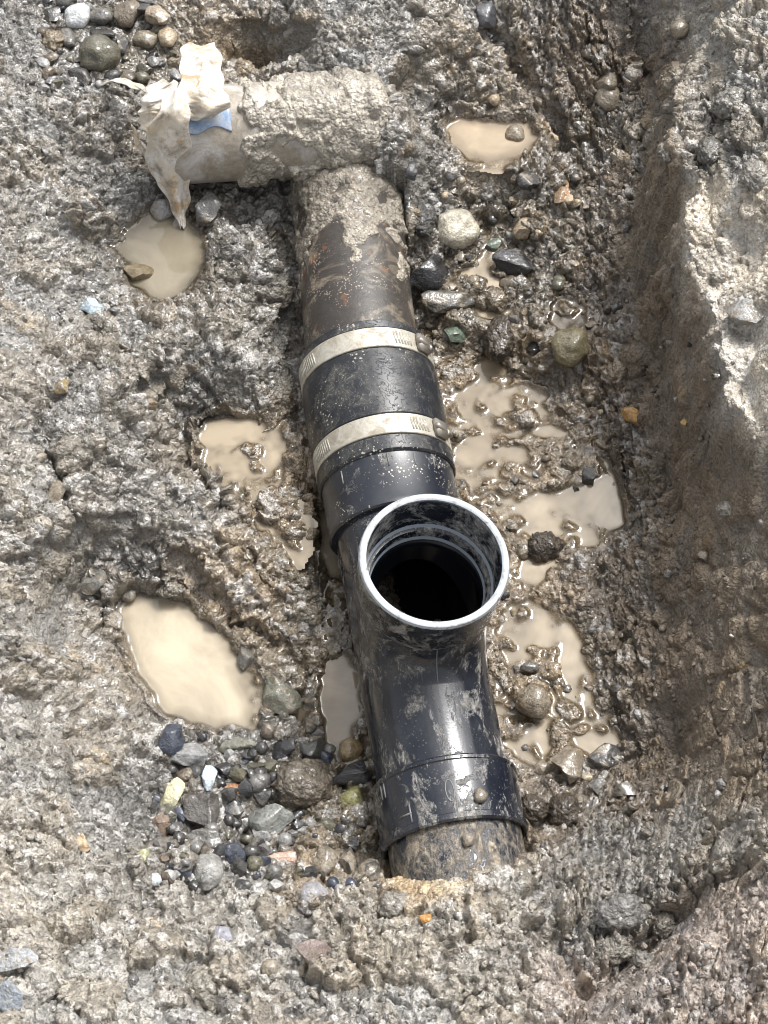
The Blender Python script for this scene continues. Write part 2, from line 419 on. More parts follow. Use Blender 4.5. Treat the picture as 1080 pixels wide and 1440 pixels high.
# ------------------------------------------------------------------ ground: macro height from control points
CP = [  # px, py, z
 (0,0,.11),(120,20,.10),(220,50,.10),(300,20,.12),(380,60,.10),(370,96,.06),(450,40,.135),(540,30,.13),(600,60,.11),(565,100,.13),
 (0,150,.12),(90,170,.105),(180,190,.085),(0,350,.12),(60,330,.10),(150,290,.07),(150,350,.058),(0,600,.125),(80,500,.10),(130,440,.066),
 (230,370,.046),(300,330,.05),(300,420,.06),(330,280,.045),(400,290,.04),(360,360,.05),(400,400,.045),(412,480,.012),(395,560,.03),(380,520,.05),
 (300,480,.068),(220,480,.075),(200,600,.08),(120,620,.10),(280,560,.06),(340,620,.024),(380,640,.022),(420,640,.010),(430,700,.004),
 (0,850,.13),(80,760,.105),(180,700,.072),(210,760,.055),(290,690,.052),(330,760,.046),(380,740,.030),(430,760,.012),(330,840,.036),(400,860,.024),
 (120,860,.045),(140,930,.036),(250,920,.008),(300,980,.008),(370,920,.016),(430,900,.006),(450,980,.000),(400,1000,.006),(90,1000,.075),(170,1010,.05),(230,1040,.03),
 (0,1050,.14),(60,1150,.13),(150,1120,.075),(220,1120,.038),(300,1080,.024),(380,1090,.020),(470,1070,.002),(450,1140,.016),(350,1170,.026),(260,1190,.04),(170,1220,.08),
 (500,1150,.008),(520,1210,.010),(460,1220,.030),(400,1250,.055),(300,1260,.062),(200,1300,.10),(80,1300,.14),(0,1250,.16),(0,1400,.18),(150,1400,.15),(270,1400,.13),
 (380,1330,.095),(420,1420,.13),(490,1270,.066),(540,1260,.070),(600,1250,.098),(680,1235,.096),(560,1340,.12),(640,1330,.13),(560,1430,.155),(700,1420,.15),
 (740,1215,.066),(760,1160,.018),(720,1100,.006),(800,1200,.05),(800,1270,.10),(880,1210,.075),(870,1290,.115),(930,1250,.12),(780,1360,.135),(820,1420,.14),
 (840,1372,.112),(900,1325,.10),(960,1275,.115),(900,1400,.18),(960,1360,.19),(1030,1300,.20),(1070,1400,.22),(1080,1200,.215),(1000,1230,.165),
 (600,300,.035),(640,268,.056),(690,258,.057),(640,330,.024),(620,390,.018),(660,430,.012),(700,400,.012),(640,500,.006),(700,560,.001),(670,640,.000),(760,480,.014),(740,640,.000),
 (780,720,.000),(850,700,-.001),(750,780,.000),(740,860,.000),(790,930,-.001),(740,960,.001),(840,1030,.000),(860,1090,.012),(790,1110,.014),(730,1040,.004),(820,850,.012),
 (690,200,.045),(640,170,.060),(600,150,.085),(600,220,.065),(740,130,.072),(690,70,.085),(770,200,.052),(755,255,.057),(720,305,.034),(770,330,.034),(800,400,.030),
 (760,40,.10),(840,50,.10),(830,150,.065),(880,100,.085),(850,250,.050),(900,200,.080),(880,330,.055),(840,450,.035),(800,560,.012),(870,600,.014),(900,740,.018),(880,860,.016),(850,950,.014),
 (905,430,.038),(930,560,.032),(945,720,.034),(935,880,.032),(915,1000,.028),(880,1140,.05),(925,1120,.055),(960,1000,.07),
 (930,110,.12),(938,200,.15),(930,290,.115),(960,160,.20),(975,240,.205),(1000,40,.24),(1000,130,.235),(1075,60,.27),(1060,180,.255),(1020,250,.235),
 (958,300,.185),(985,330,.215),(1040,310,.235),(950,370,.15),(985,410,.205),(1030,420,.225),(975,480,.10),(1012,500,.205),(1070,480,.25),(1000,590,.105),(1040,590,.205),(1080,590,.24),
 (1000,700,.11),(1035,680,.165),(1075,700,.195),(1000,830,.115),(1050,830,.165),(985,950,.10),(1040,960,.15),(1000,1090,.125),(1060,1090,.17),
 (-160,0,.14),(-160,400,.16),(-160,800,.17),(-160,1200,.20),(-160,1550,.24),(-400,700,.24),(-400,1500,.27),(-400,-100,.2),
 (200,-150,.13),(540,-150,.17),(800,-150,.15),(980,-150,.25),(1250,-150,.30),(1250,200,.28),(1250,550,.28),(1250,900,.27),(1250,1300,.26),(1250,1600,.28),(1500,700,.3),
 (200,1600,.21),(540,1600,.21),(900,1600,.23),(540,1900,.26),(540,-400,.24),(900,-400,.28),(150,-400,.22),
 (540,500,-.02),(560,650,-.02),(590,900,-.02),(620,1100,-.02),(510,400,-.005),(500,320,.015),(530,215,.105),(550,168,.128),(562,128,.125),(548,215,.112),(580,185,.115),(520,240,.11),(545,262,.09),(420,215,.055),(330,210,.05),
]
cx = []; cz = []
for px, py, z in CP:
    p = at(px, py, z); cx.append((p.x, p.y)); cz.append(z)
cx = np.array(cx); cz = np.array(cz)
def rbf_fit(X, y, lam=2e-3):
    n = len(X); D = np.sqrt(((X[:, None] - X[None]) ** 2).sum(-1))
    A = np.zeros((n + 3, n + 3)); A[:n, :n] = D - lam * np.eye(n); A[:n, n] = 1; A[:n, n + 1:] = X
    A[n:, :n] = A[:n, n:].T
    return np.linalg.solve(A, np.concatenate([y, np.zeros(3)]))
def rbf_eval(X, w, qx, qy):
    out = np.full(qx.shape, w[-3]) + w[-2] * qx + w[-1] * qy
    for i in range(len(X)): out += w[i] * np.sqrt((qx - X[i, 0]) ** 2 + (qy - X[i, 1]) ** 2)
    return out
W = rbf_fit(cx, cz)

SP = 0.00138
X0, X1, Y0, Y1 = -0.50, 0.50, -0.60, 0.73
fx = np.concatenate([np.arange(X0, .195, SP), np.arange(.195, .285, SP * .5), np.arange(.285, X1 + SP / 2, SP)]); fy = np.arange(Y0, Y1 + SP / 2, SP)
def outer(n, start, sgn):
    st = SP; p = start; o = []
    for i in range(n):
        st *= 1.31; p += sgn * st; o.append(p)
    return o
gx = np.array(outer(36, X0, -1)[::-1] + list(fx) + outer(36, X1, 1)); gy = np.array(outer(36, Y0, -1)[::-1] + list(fy) + outer(36, Y1, 1))
NX, NY = len(gx), len(gy)
# coarse evaluation, bilinear upsample
STEP = 7
def coarse_idx(n): 
    i = np.arange(0, n, STEP)
    return i if i[-1] == n - 1 else np.append(i, n - 1)
ci, cj = coarse_idx(NX), coarse_idx(NY)
QX, QY = np.meshgrid(gx[ci], gy[cj])
far = np.maximum(np.maximum(X0 - QX, QX - X1), np.maximum(Y0 - QY, QY - Y1)).clip(0)
mac_c = rbf_eval(cx, W, QX.clip(X0 - .05, X1 + .05), QY.clip(Y0 - .05, Y1 + .05))
def upsample(a):
    t = np.empty((a.shape[0], NX)); 
    for r in range(a.shape[0]): t[r] = np.interp(np.arange(NX), ci, a[r])
    o = np.empty((NY, NX))
    for c in range(NX): o[:, c] = np.interp(np.arange(NY), cj, t[:, c])
    return o
GXX, GYY = np.meshgrid(gx, gy)
macro = blur(upsample(mac_c), 3)
farm = np.maximum(np.maximum(X0 - GXX, GXX - X1), np.maximum(Y0 - GYY, GYY - Y1)).clip(0)
farw = sstep(0.0, 0.8, farm)
macro = macro * (1 - farw) + (0.28 + 0.05 * fbm(GXX * 0.35, GYY * 0.35, 91, 3)) * farw
fine = 1 - sstep(0.0, 0.06, farm)

# ------------------------------------------------------------------ ground: soil colour, wetness and roughness zones
DRY = (.245,.226,.196); GREY = (.195,.182,.160); DGREY = (.13,.120,.104); BROWN = (.180,.145,.108); TAN = (.265,.213,.150); PALE = (.335,.31,.268); PINK = (.34,.29,.25); WETB = (.135,.111,.078); BRN_SHADE = (.19,.155,.115); LEDGE = (.54,.49,.415)  # the right bank's browns are brown soil with its shade painted in
ZN = [ # px, py, colour, wet, rough
 (40,60,GREY,0.55,1.0),(60,200,DRY,0.55,1.0),(40,420,DRY,0.55,1.0),(40,700,DRY,0.55,1.0),(40,950,DRY,0.55,1.0),(60,1180,PALE,0.55,1.0),(60,1350,PALE,0.55,1.0),(180,1380,PALE,0.55,.9),
 (130,300,GREY,0.6,1.0),(150,560,GREY,0.6,1.1),(150,800,GREY,0.7,1.0),(130,1050,DRY,0.55,1.0),(280,480,GREY,0.6,1.1),(380,480,GREY,0.6,.9),(370,360,DGREY,0.6,1.0),(230,380,WETB,1,.5),
 (200,60,WETB,1,.6),(300,60,TAN,0.8,.7),(430,50,GREY,0.55,1.0),(500,60,GREY,0.55,1.0),(560,40,GREY,0.8,.9),(530,170,DRY,0.55,1.0),(540,250,GREY,0.55,.9),(600,120,DRY,0.7,.9),
 (350,620,TAN,1,.7),(390,700,TAN,1,.8),(300,700,GREY,0.9,1.0),(340,800,TAN,0.9,1.1),(440,820,WETB,1,.6),(430,900,WETB,1,.7),(470,980,WETB,1,.4),(250,930,TAN,1,.5),(370,860,TAN,0.9,1.0),
 (300,1130,DGREY,0.9,.6),(240,1080,DGREY,0.9,.8),(350,1060,DGREY,0.9,.7),(350,1200,DGREY,0.9,.8),(260,1175,DGREY,0.9,.8),(110,70,DGREY,0.9,.7),(160,90,DGREY,0.9,.7),(400,1130,WETB,0.9,.8),(480,1160,WETB,0.8,.6),(200,1150,GREY,0.55,1.0),(250,1230,DRY,0.55,1.0),(350,1280,PALE,0.55,1.0),(440,1220,TAN,0.7,.8),(450,1330,DRY,0.55,1.0),(530,1200,WETB,0.6,.6),
 (580,1238,(.46,.36,.24),0.55,.3),(640,1238,(.46,.37,.25),0.55,.3),(540,1300,PALE,0.55,1.2),(620,1300,PALE,0.55,1.2),(700,1260,PALE,0.55,1.2),(560,1410,PALE,0.55,1.2),(700,1390,PALE,0.55,1.2),(800,1280,DRY,0.55,1.3),(800,1390,PINK,0.55,1.0),(880,1290,DRY,0.55,1.3),
 (960,1340,PINK,0.1,.8),(1050,1300,PINK,0.1,.8),(1040,1420,PINK,0.1,.9),(1050,1180,DRY,0.1,.9),
 (620,260,GREY,0.8,.9),(680,200,TAN,1,.5),(700,110,TAN,1,.8),(680,40,DRY,0.9,.9),(770,130,BROWN,0.6,.8),(790,60,BROWN,0.5,1.0),(820,200,WETB,0.8,.9),(700,300,WETB,1,.8),(680,400,WETB,1,.7),(780,330,WETB,0.9,.9),
 (700,520,TAN,1,.6),(680,620,TAN,1,.6),(760,620,TAN,1,.6),(760,720,TAN,1,.55),(850,700,TAN,1,.5),(750,830,TAN,1,.6),(790,930,TAN,1,.5),(740,1000,TAN,1,.6),(830,1040,TAN,1,.5),(790,1130,BROWN,0.8,.8),(740,1170,BROWN,0.6,.8),
 (780,440,WETB,0.9,.8),(840,380,BROWN,0.4,.9),(880,250,BROWN,0.35,.9),(900,100,BROWN,0.3,1.0),(860,520,BROWN,0.3,.8),(900,650,BROWN,0.2,.8),(850,820,BROWN,0.45,.9),(900,900,BROWN,0.2,.8),(860,1000,BROWN,0.5,.8),(900,1120,BROWN,0.2,.8),(960,800,BROWN,0.1,.85),(960,1000,BROWN,0.1,.85),(950,600,BROWN,0.1,.8),(930,460,BROWN,0.15,.8),(1000,760,BROWN,0.05,.75),
 (860,1180,GREY,0.2,.9),(960,1180,DRY,0.15,.9),(950,200,DRY,0.15,.9),(1010,60,PALE,0.1,1.0),(1060,150,PALE,0.1,1.1),(1020,200,GREY,0.15,1.2),(1060,260,DRY,0.1,1.1),(1000,330,PALE,0.1,.3),(980,400,DRY,0.1,.4),(1060,400,DRY,0.1,.9),(1050,500,PALE,0.1,.7),(1030,560,DRY,0.1,.6),(1070,640,DRY,0.1,.8),(1060,800,BRN_SHADE,0.1,.7),(1050,950,BRN_SHADE,0.1,.8),(1040,1080,BRN_SHADE,0.1,.8),(1070,720,BRN_SHADE,0.1,.7),(935,330,BROWN,0.2,.7),(940,400,BROWN,0.2,.6),(972,470,BROWN,0.1,.5),(982,560,BROWN,0.1,.5),(1020,640,BROWN,0.1,.5),(1050,690,BROWN,0.1,.6),(975,310,LEDGE,0.1,.4),(1025,320,LEDGE,0.1,.3),(1050,300,LEDGE,0.1,.5),(1000,370,LEDGE,0.1,.35),(1030,430,LEDGE,0.1,.5),(1060,520,LEDGE,0.1,.6),(1045,580,LEDGE,0.1,.5),(1075,560,LEDGE,0.1,.6),(900,800,BROWN,0.3,.8),(950,900,BROWN,0.15,.6),(1000,900,BROWN,0.1,.6),(1000,1050,BROWN,0.1,.6),(560,170,DRY,0.55,.9),(580,140,GREY,0.55,.9),
]
pxc, pyc = proj_np(QX, QY, mac_c)
acc = np.zeros(QX.shape + (5,)); ws = np.zeros(QX.shape)
jx = pxc + 22 * fbm(QX * 14, QY * 14, 5, 3); jy = pyc + 22 * fbm(QX * 14, QY * 14, 6, 3)
for px, py, c, wt, rg in ZN:
    w = 1.0 / (((jx - px) ** 2 + (jy - py) ** 2) + 500.0) ** 1.9
    ws += w; acc += w[..., None] * np.array([*c, wt, rg])
acc /= ws[..., None]
zone = [blur(upsample(acc[..., i]), 2) for i in range(5)]
rough = zone[4]; wet = zone[3]

# ------------------------------------------------------------------ puddles
PUD = [
 dict(name='big', col=(.45, .385, .285), lv=.014, dp=.016, det=.12, poly=[(158,838),(200,822),(262,838),(318,878),(345,925),(352,960),(368,985),(362,1028),(300,1037),(225,1012),(190,965),(165,912),(150,870)],
      label='big still pool of tan muddy water beside the gravel patch'),
 dict(name='bag', col=(.26, .225, .165), lv=.050, dp=.014, det=.25, poly=[(205,288),(250,290),(285,318),(300,345),(294,385),(262,424),(215,432),(180,405),(168,370),(140,350),(170,318)],
      label='grey-brown puddle under the tip of the hanging plastic sheet'),
 dict(name='top', col=(.38, .30, .205), lv=.050, dp=.014, det=.15, poly=[(606,178),(642,156),(700,164),(745,166),(772,192),(748,222),(700,234),(652,232),(625,205)],
      label='tan puddle in the hollow above the pale cobble'),
 dict(name='run', off=-.0012, lv=.0, dp=.0035, det=1.15, poly=[(600,470),(680,440),(725,520),(800,570),(870,650),(890,740),(810,785),(775,840),(830,905),(852,985),(893,1068),(840,1078),(785,1030),(760,1090),(700,1060),(640,900),(660,800),(640,700),(560,650)],
      blobs=[(856,705,28,38,.008),(800,700,40,14,.004),(745,715,20,14,.005),(755,800,22,26,.005),(720,640,30,12,.004),(665,635,26,20,.007),(802,930,16,55,.007),(740,890,40,12,.005),(842,1045,36,15,.007),(728,925,24,14,.004),(763,1040,12,28,.006),(770,610,30,10,.003),(690,520,24,12,.004)],
      label='shallow muddy water spread among crumbs along the fitting side facing the bank'),
 dict(name='stones', lv=.016, dp=.003, det=1.0, poly=[(645,308),(690,302),(722,318),(750,390),(740,440),(700,450),(650,430),(630,380),(660,350)],
      blobs=[(670,385,20,12,.008),(700,400,16,12,.008),(690,450,20,14,.006)],
      label='small wet hollow of water between the pale cobble and dark stones'),
 dict(name='slope', off=-.0028, lv=.022, dp=.003, det=1.1, poly=[(262,605),(300,580),(385,585),(408,640),(392,690),(432,740),(420,790),(385,780),(320,715),(275,665)],
      blobs=[(345,605,28,14,.007),(300,615,18,12,.007),(330,650,18,12,.004)],
      label='shallow glistening film of muddy water on the crumbly mud slope'),
 dict(name='trough', col=(.22, .18, .125), lv=.0, dp=.006, det=.8, poly=[(428,690),(480,700),(560,1000),(560,1090),(470,1085),(452,1030),(395,1022),(385,1000),(430,975),(455,920),(448,830),(438,760)],
      blobs=[(478,985,26,60,.010),(465,760,14,50,.010),(405,1005,22,10,.008)],
      label='narrow brown water trough along the fitting beside the mud slope'),
 dict(name='nook', col=(.20, .165, .12), lv=.026, dp=.004, det=.5, poly=[(783,415),(805,410),(850,440),(842,470),(800,475),(775,455)], blobs=[],
      label='dull brown puddle behind the olive round cobble'),
]
def poly_dist(poly, lv):
    P = np.array([(at(a, b, lv).x, at(a, b, lv).y) for a, b in poly])
    lo = P.min(0) - .05; hi = P.max(0) + .05
    i0, i1 = np.searchsorted(gx, (lo[0], hi[0])); j0, j1 = np.searchsorted(gy, (lo[1], hi[1]))
    X = GXX[j0:j1, i0:i1]; Y = GYY[j0:j1, i0:i1]
    X = X + .004 * perlin(X * 60, Y * 60, 3) + .002 * perlin(X * 170, Y * 170, 4); Y = Y + .004 * perlin(X * 60 + 9, Y * 60, 5)
    d = np.full(X.shape, 9.0); ins = np.zeros(X.shape, bool); n = len(P)
    for a in range(n):
        p, q = P[a], P[(a + 1) % n]; e = q - p
        t = (((X - p[0]) * e[0] + (Y - p[1]) * e[1]) / (e @ e)).clip(0, 1)
        d = np.minimum(d, np.hypot(X - p[0] - t * e[0], Y - p[1] - t * e[1]))
        c = (p[1] > Y) != (q[1] > Y)
        ins ^= c & (X < (q[0] - p[0]) * (Y - p[1]) / (q[1] - p[1] + 1e-12) + p[0])
    return (slice(j0, j1), slice(i0, i1)), np.where(ins, -d, d)

detmul = np.ones(macro.shape); base = macro.copy()
for pd in PUD:
    sl, d = poly_dist(pd['poly'], pd['lv']); pd['sl'] = sl; pd['d'] = d
    inn = sstep(.004, -.012, d)
    bed = pd['lv'] - pd['dp'] * sstep(.004, -.034, d)
    hh = base[sl]
    shallow = 'blobs' in pd
    if shallow:
        hh = hh * (1 - inn) + inn * (pd['lv'] + pd.get('off', -.0006) + .0045 * fbm(GXX[sl] * 45, GYY[sl] * 45, 77, 3))
        bm_ = np.zeros(d.shape)
        for bx, by, rx, ry, dep in pd['blobs']:
            c = at(bx, by, pd['lv']); sc = depth_of(c) / FPX
            wx = GXX[sl] + .006 * perlin(GXX[sl] * 50, GYY[sl] * 50, 23); wy = GYY[sl] + .006 * perlin(GXX[sl] * 50, GYY[sl] * 50, 24)
            q = ((wx - c.x) / (rx * sc)) ** 2 + ((wy - c.y) / (ry * sc * 1.12)) ** 2
            g = sstep(1.7, .6, q); bm_ = np.maximum(bm_, g); hh = hh - dep * g
        dm = 1 - inn * (1 - pd['det']); dm = dm * (1 - .75 * bm_)
    else:
        hh = hh * (1 - inn) + bed * inn
        dm = 1 - inn * (1 - pd['det'])
    # banks rise from the water's edge
    bank = pd['lv'] + np.minimum(.006, .5 * d)
    hh = np.where(d > 0, hh + np.clip(bank - hh, 0, None) * sstep(.042, .014, d), hh)
    top = pd['lv'] + .004 + .95 * d
    hh = np.where(d > 0, hh - np.clip(hh - top, 0, None) * sstep(.049, .025, d), hh)
    base[sl] = hh; detmul[sl] = np.where(d < .02, dm if shallow else np.minimum(detmul[sl], dm), detmul[sl])
base = blur(base, 1)

# ------------------------------------------------------------------ ground: ledge, crack and crevices
LWX = GXX + .006 * perlin(GXX * 40, GYY * 40, 13) + .003 * perlin(GXX * 110, GYY * 110, 14); LWY = GYY + .006 * perlin(GXX * 40 + 5, GYY * 40, 15)
def line_dist(pts):
    P = [at(a, b, z) for a, b, z in pts]
    X, Y = LWX, LWY
    d = np.full(X.shape, 9.0)
    for p, q in zip(P[:-1], P[1:]):
        ex, ey = q.x - p.x, q.y - p.y
        t = (((X - p.x) * ex + (Y - p.y) * ey) / (ex * ex + ey * ey)).clip(0, 1)
        d = np.minimum(d, np.hypot(X - p.x - t * ex, Y - p.y - t * ey))
    return d
for pts, dep, wd in [
    ([(820,1400,.12),(862,1368,.12),(905,1330,.12),(960,1282,.13),(1040,1225,.17)], .022, .008),
    ([(900,40,.10),(918,150,.12),(902,250,.10),(925,335,.11)], 0.020, .010),
    ([(335,92,.06),(375,96,.06),(425,92,.08)], .032, .014),
    ([(402,320,.04),(408,420,.03),(412,520,.02),(425,620,.01)], .016, .010),
    ([(185,615,.08),(235,690,.065),(300,725,.05)], .010, .008),
    ([(245,782,.05),(300,835,.04),(350,872,.03),(415,925,.01)], .012, .009),
    ([(330,770,.045),(380,830,.03),(440,900,.01)], .008, .006),
    ([(140,470,.08),(210,540,.075),(300,555,.065),(330,590,.04)], .008, .007),
    ([(270,1345,.11),(285,1410,.13),(320,1440,.13)], .018, .009),
    ([(690,40,.09),(745,110,.075),(800,190,.06)], .018, .009),
    ([(60,640,.10),(95,720,.10),(110,800,.08)], .008, .007),
    ([(745,1300,.11),(790,1330,.12),(820,1385,.13)], .020, .008),
    ([(640,1330,.13),(700,1300,.12),(780,1240,.09)], .012, .007)]:
    base = base - dep * np.exp(-(line_dist(pts) / wd) ** 2) * (1 - farw)
for poly, zt, e0 in [([(950,292),(990,272),(1040,278),(1100,262),(1260,300),(1260,690),(1085,655),(1060,622),(1012,565),(1002,445),(968,382),(948,335)], .212, .012),
                     ([(945,110),(985,95),(1100,60),(1260,60),(1260,240),(1050,246),(985,250),(948,232),(938,170)], .225, .016),
                     ([(905,1372),(965,1312),(1030,1262),(1120,1190),(1300,1150),(1300,1700),(840,1700),(850,1430)], .192, .012)]:
    sl, d = poly_dist(poly, zt)
    k = sstep(e0, -.008, d)
    tgt = np.maximum(base[sl], zt + .012 * fbm(GXX[sl] * 12, GYY[sl] * 12, 83, 3) + .06 * (GXX[sl] - .25).clip(0, .2))
    base[sl] = base[sl] * (1 - k) + tgt * k
    if zt == .212:
        kk = sstep(.004, -.010, d)
        for i_, c_ in enumerate((*LEDGE, .12, .38)): zone[i_][sl] = zone[i_][sl] * (1 - .85 * kk) + c_ * .85 * kk

# ------------------------------------------------------------------ ground: lumps, clods and crumbs
wx = GXX + base * sstep(.12, .20, GXX) + .0035 * fbm(GXX * 90, GYY * 90, 31, 3); wy = GYY + .0035 * fbm(GXX * 90, GYY * 90, 32, 3)
def clod(scale, seed, sharp=.5):
    f1, f2, r = cell(wx / scale, wy / scale, seed)
    dome = np.clip(1 - (f1 / .85) ** 2, 0, 1) ** sharp
    return dome * sstep(0, .16, f2 - f1) ** .7, r
cA, rA = clod(.034, 101); cB, rB = clod(.0145, 102); cC, rC = clod(.0072, 103); cD, rD = clod(.0042, 104)
G0 = np.gradient(blur(base, 4), gy, gx); slope = np.hypot(G0[0], G0[1]); stp = sstep(.95, 1.7, slope) * fine
sel = stp > .001
def cell3(x, y, z, seed):
    xi, yi, zi = (np.floor(q).astype(np.int64) for q in (x, y, z))
    f1 = np.full(x.shape, 9.0, np.float32); f2 = f1.copy(); idr = np.zeros(x.shape, np.float32)
    for dz in (-1, 0, 1):
        for dx in (-1, 0, 1):
            for dy in (-1, 0, 1):
                a, b, c = xi + dx, yi + dy, zi + dz
                h = hashu(a + c * 57, b - c * 131, seed)
                d = np.sqrt((a + (h & 255) / 255.0 - x) ** 2 + (b + ((h >> 8) & 255) / 255.0 - y) ** 2 + (c + ((h >> 16) & 255) / 255.0 - z) ** 2).astype(np.float32)
                near = d < f1
                f2 = np.where(near, f1, np.minimum(f2, d)); idr = np.where(near, (((h >> 22) & 1023) / 1023.0).astype(np.float32), idr); f1 = np.where(near, d, f1)
    return f1, f2, idr
def steep(cv, rv, scale, seed):
    f1, f2, r = cell3(GXX[sel] / scale, GYY[sel] / scale, base[sel] / scale, seed)
    c = np.clip(1 - (f1 / .95) ** 2, 0, 1) ** .5 * sstep(0, .16, f2 - f1) ** .7
    k = stp[sel]; cv = cv.copy(); rv = rv.copy()
    cv[sel] = cv[sel] * (1 - k) + c * k; rv[sel] = np.where(k > .5, r, rv[sel]); return cv, rv
cA, rA = steep(cA, rA, .034, 201); cB, rB = steep(cB, rB, .0160, 202)
cC = cC * (1 - .75 * stp); cD = cD * (1 - .9 * stp); rC = np.where(stp > .5, rB, rC)
smear = .75 * sstep(.20, .55, fbm(GXX * 11, GYY * 11, 45, 3))          # patches of smoothed mud
grit = 1 - .65 * smear
lum = fbm(GXX * 16, GYY * 16, 41, 4)
crev = 1 - np.abs(perlin(wx * 20, wy * 20, 51)); crev = sstep(.88, 1.0, crev) * sstep(-.1, .35, perlin(GXX * 9, GYY * 9, 52))
fore = sstep(-.17, -.27, GYY - .25 * np.abs(GXX) * 0)
grit = grit * (1 - fore) + fore * (.55 + .45 * grit)
det = (.0060 * lum + .0135 * (1 + .45 * fore) * (cA * (rA ** 1.3) - .22) * grit + .0074 * (1 + .25 * fore) * (cB * (.15 + .85 * rB) - .30) * grit
       + .0058 * (cC * (.15 + .85 * rC) - .30) * (.35 + .65 * grit) + .0026 * (cD * (.2 + .8 * rD) - .3) - .006 * crev * grit)
det = det * rough * detmul * fine * (1 - .15 * stp)
N = np.stack(np.gradient(blur(base, 6), gy, gx), -1)
nz = 1 / np.sqrt(1 + N[..., 0] ** 2 + N[..., 1] ** 2); nxv = -N[..., 1] * nz * (1 - .85 * fore); nyv = -N[..., 0] * nz * (1 - .85 * fore); nz = np.sqrt(1 - nxv ** 2 - nyv ** 2)
VX = GXX + nxv * det; VY = GYY + nyv * det; VZ = base + nz * det

# keep the soil clear of the pipes lying in it
def clear_pipe(a, b, r, k=.35, soft=0):
    global VZ
    ab = np.array([b.x - a.x, b.y - a.y]); L = np.hypot(*ab); u = ab / L
    t = (VX - a.x) * u[0] + (VY - a.y) * u[1]; lat = np.abs((VX - a.x) * -u[1] + (VY - a.y) * u[0])
    zc = a.z + (b.z - a.z) * (t / L).clip(0, 1)
    lim = zc - np.sqrt(np.clip(r * r - lat ** 2, 0, None)) * k - .004
    if soft: lim = lim + .2 * sstep(L - soft, L, t)
    inside = (t > 0) & (t < L) & (lat < r)
    VZ = np.where(inside, np.minimum(VZ, lim), VZ)
clear_pipe(OLD_TOP + (P0 - OLD_TOP) * .12, P0, .055); clear_pipe(P0, axis_at(1232), .061); clear_pipe(at(250, 192, .105), at(545, 174, .10), RH, soft=.04)

# ------------------------------------------------------------------ ground mesh
col = np.stack(zone[:3], -1)
gr = (rC * .45 + rB * .2 + rD * .35)
tone = 0.40 + 1.3 * gr ** 1.3
tone = tone * (1 - .85 * stp) + .85 * .95 * stp
stonec = (sstep(.80, .86, rC) * (1 - smear) * (1 - stp))[..., None]      # grains of other rock mixed in the soil
hue = np.stack([1 + .10 * (rA - .5), np.ones_like(rA), 1 - .16 * (rA - .5)], -1)
col = col * tone[..., None] * hue
rockc = np.stack([.16 + .34 * rC, .155 + .33 * rC, .145 + .32 * rC], -1)
col = col * (1 - .6 * stonec) + rockc * .6 * stonec
och = sstep(.955, .975, rC * (.5 + .5 * rA) + .28 * sstep(.2, .5, perlin(GXX * 22, GYY * 22, 66)))[..., None]
col = col * (1 - .28 * och) + np.array([.36, .24, .10]) * .28 * och
alpha = np.ones(col.shape[:2] + (1,))
rgba = np.concatenate([col.clip(.02, .75), alpha], -1)
wetf = (wet * (.95 + .35 * fbm(GXX * 30, GYY * 30, 71, 3)) + .25).clip(0, 1)
marg = np.zeros(macro.shape)
for pd in PUD: marg[pd['sl']] = np.maximum(marg[pd['sl']], sstep(.022, .002, pd['d'] + .006 * perlin(GXX[pd['sl']] * 60, GYY[pd['sl']] * 60, 12)))
wetf = np.maximum(wetf, marg); rgba[..., :3] *= (1 - .16 * marg)[..., None]
I = np.arange(NX * NY).reshape(NY, NX)
Q = np.stack([I[:-1, :-1], I[:-1, 1:], I[1:, 1:], I[1:, :-1]], -1).reshape(-1, 4)
gm = np_mesh('ground', np.stack([VX, VY, VZ], -1).reshape(-1, 3), Q)
add_attr(gm, 'soil', rgba.reshape(-1, 4), 'FLOAT_COLOR'); add_attr(gm, 'wet', wetf.ravel(), 'FLOAT')
tag(link('ground', gm, M_SOIL), 'wet crumbly grey-brown mud of the dug pit and its banks', 'ground', kind='structure')

def gz(x, y):
    i = int(np.clip(np.searchsorted(gx, x), 1, NX - 1)); j = int(np.clip(np.searchsorted(gy, y), 1, NY - 1))
    return float(VZ[j, i])
GB = blur(VZ, 4)
def gzb(x, y):
    i = int(np.clip(np.searchsorted(gx, x), 1, NX - 1)); j = int(np.clip(np.searchsorted(gy, y), 1, NY - 1))
    return float(GB[j, i])
def hit(px, py):
    d = ray(px, py); z = .42; step = .002
    t0 = (z - CAM.z) / d.z
    for i in range(400):
        p = CAM + d * (t0 + i * step)
        if p.z <= gzb(p.x, p.y): break
    return p

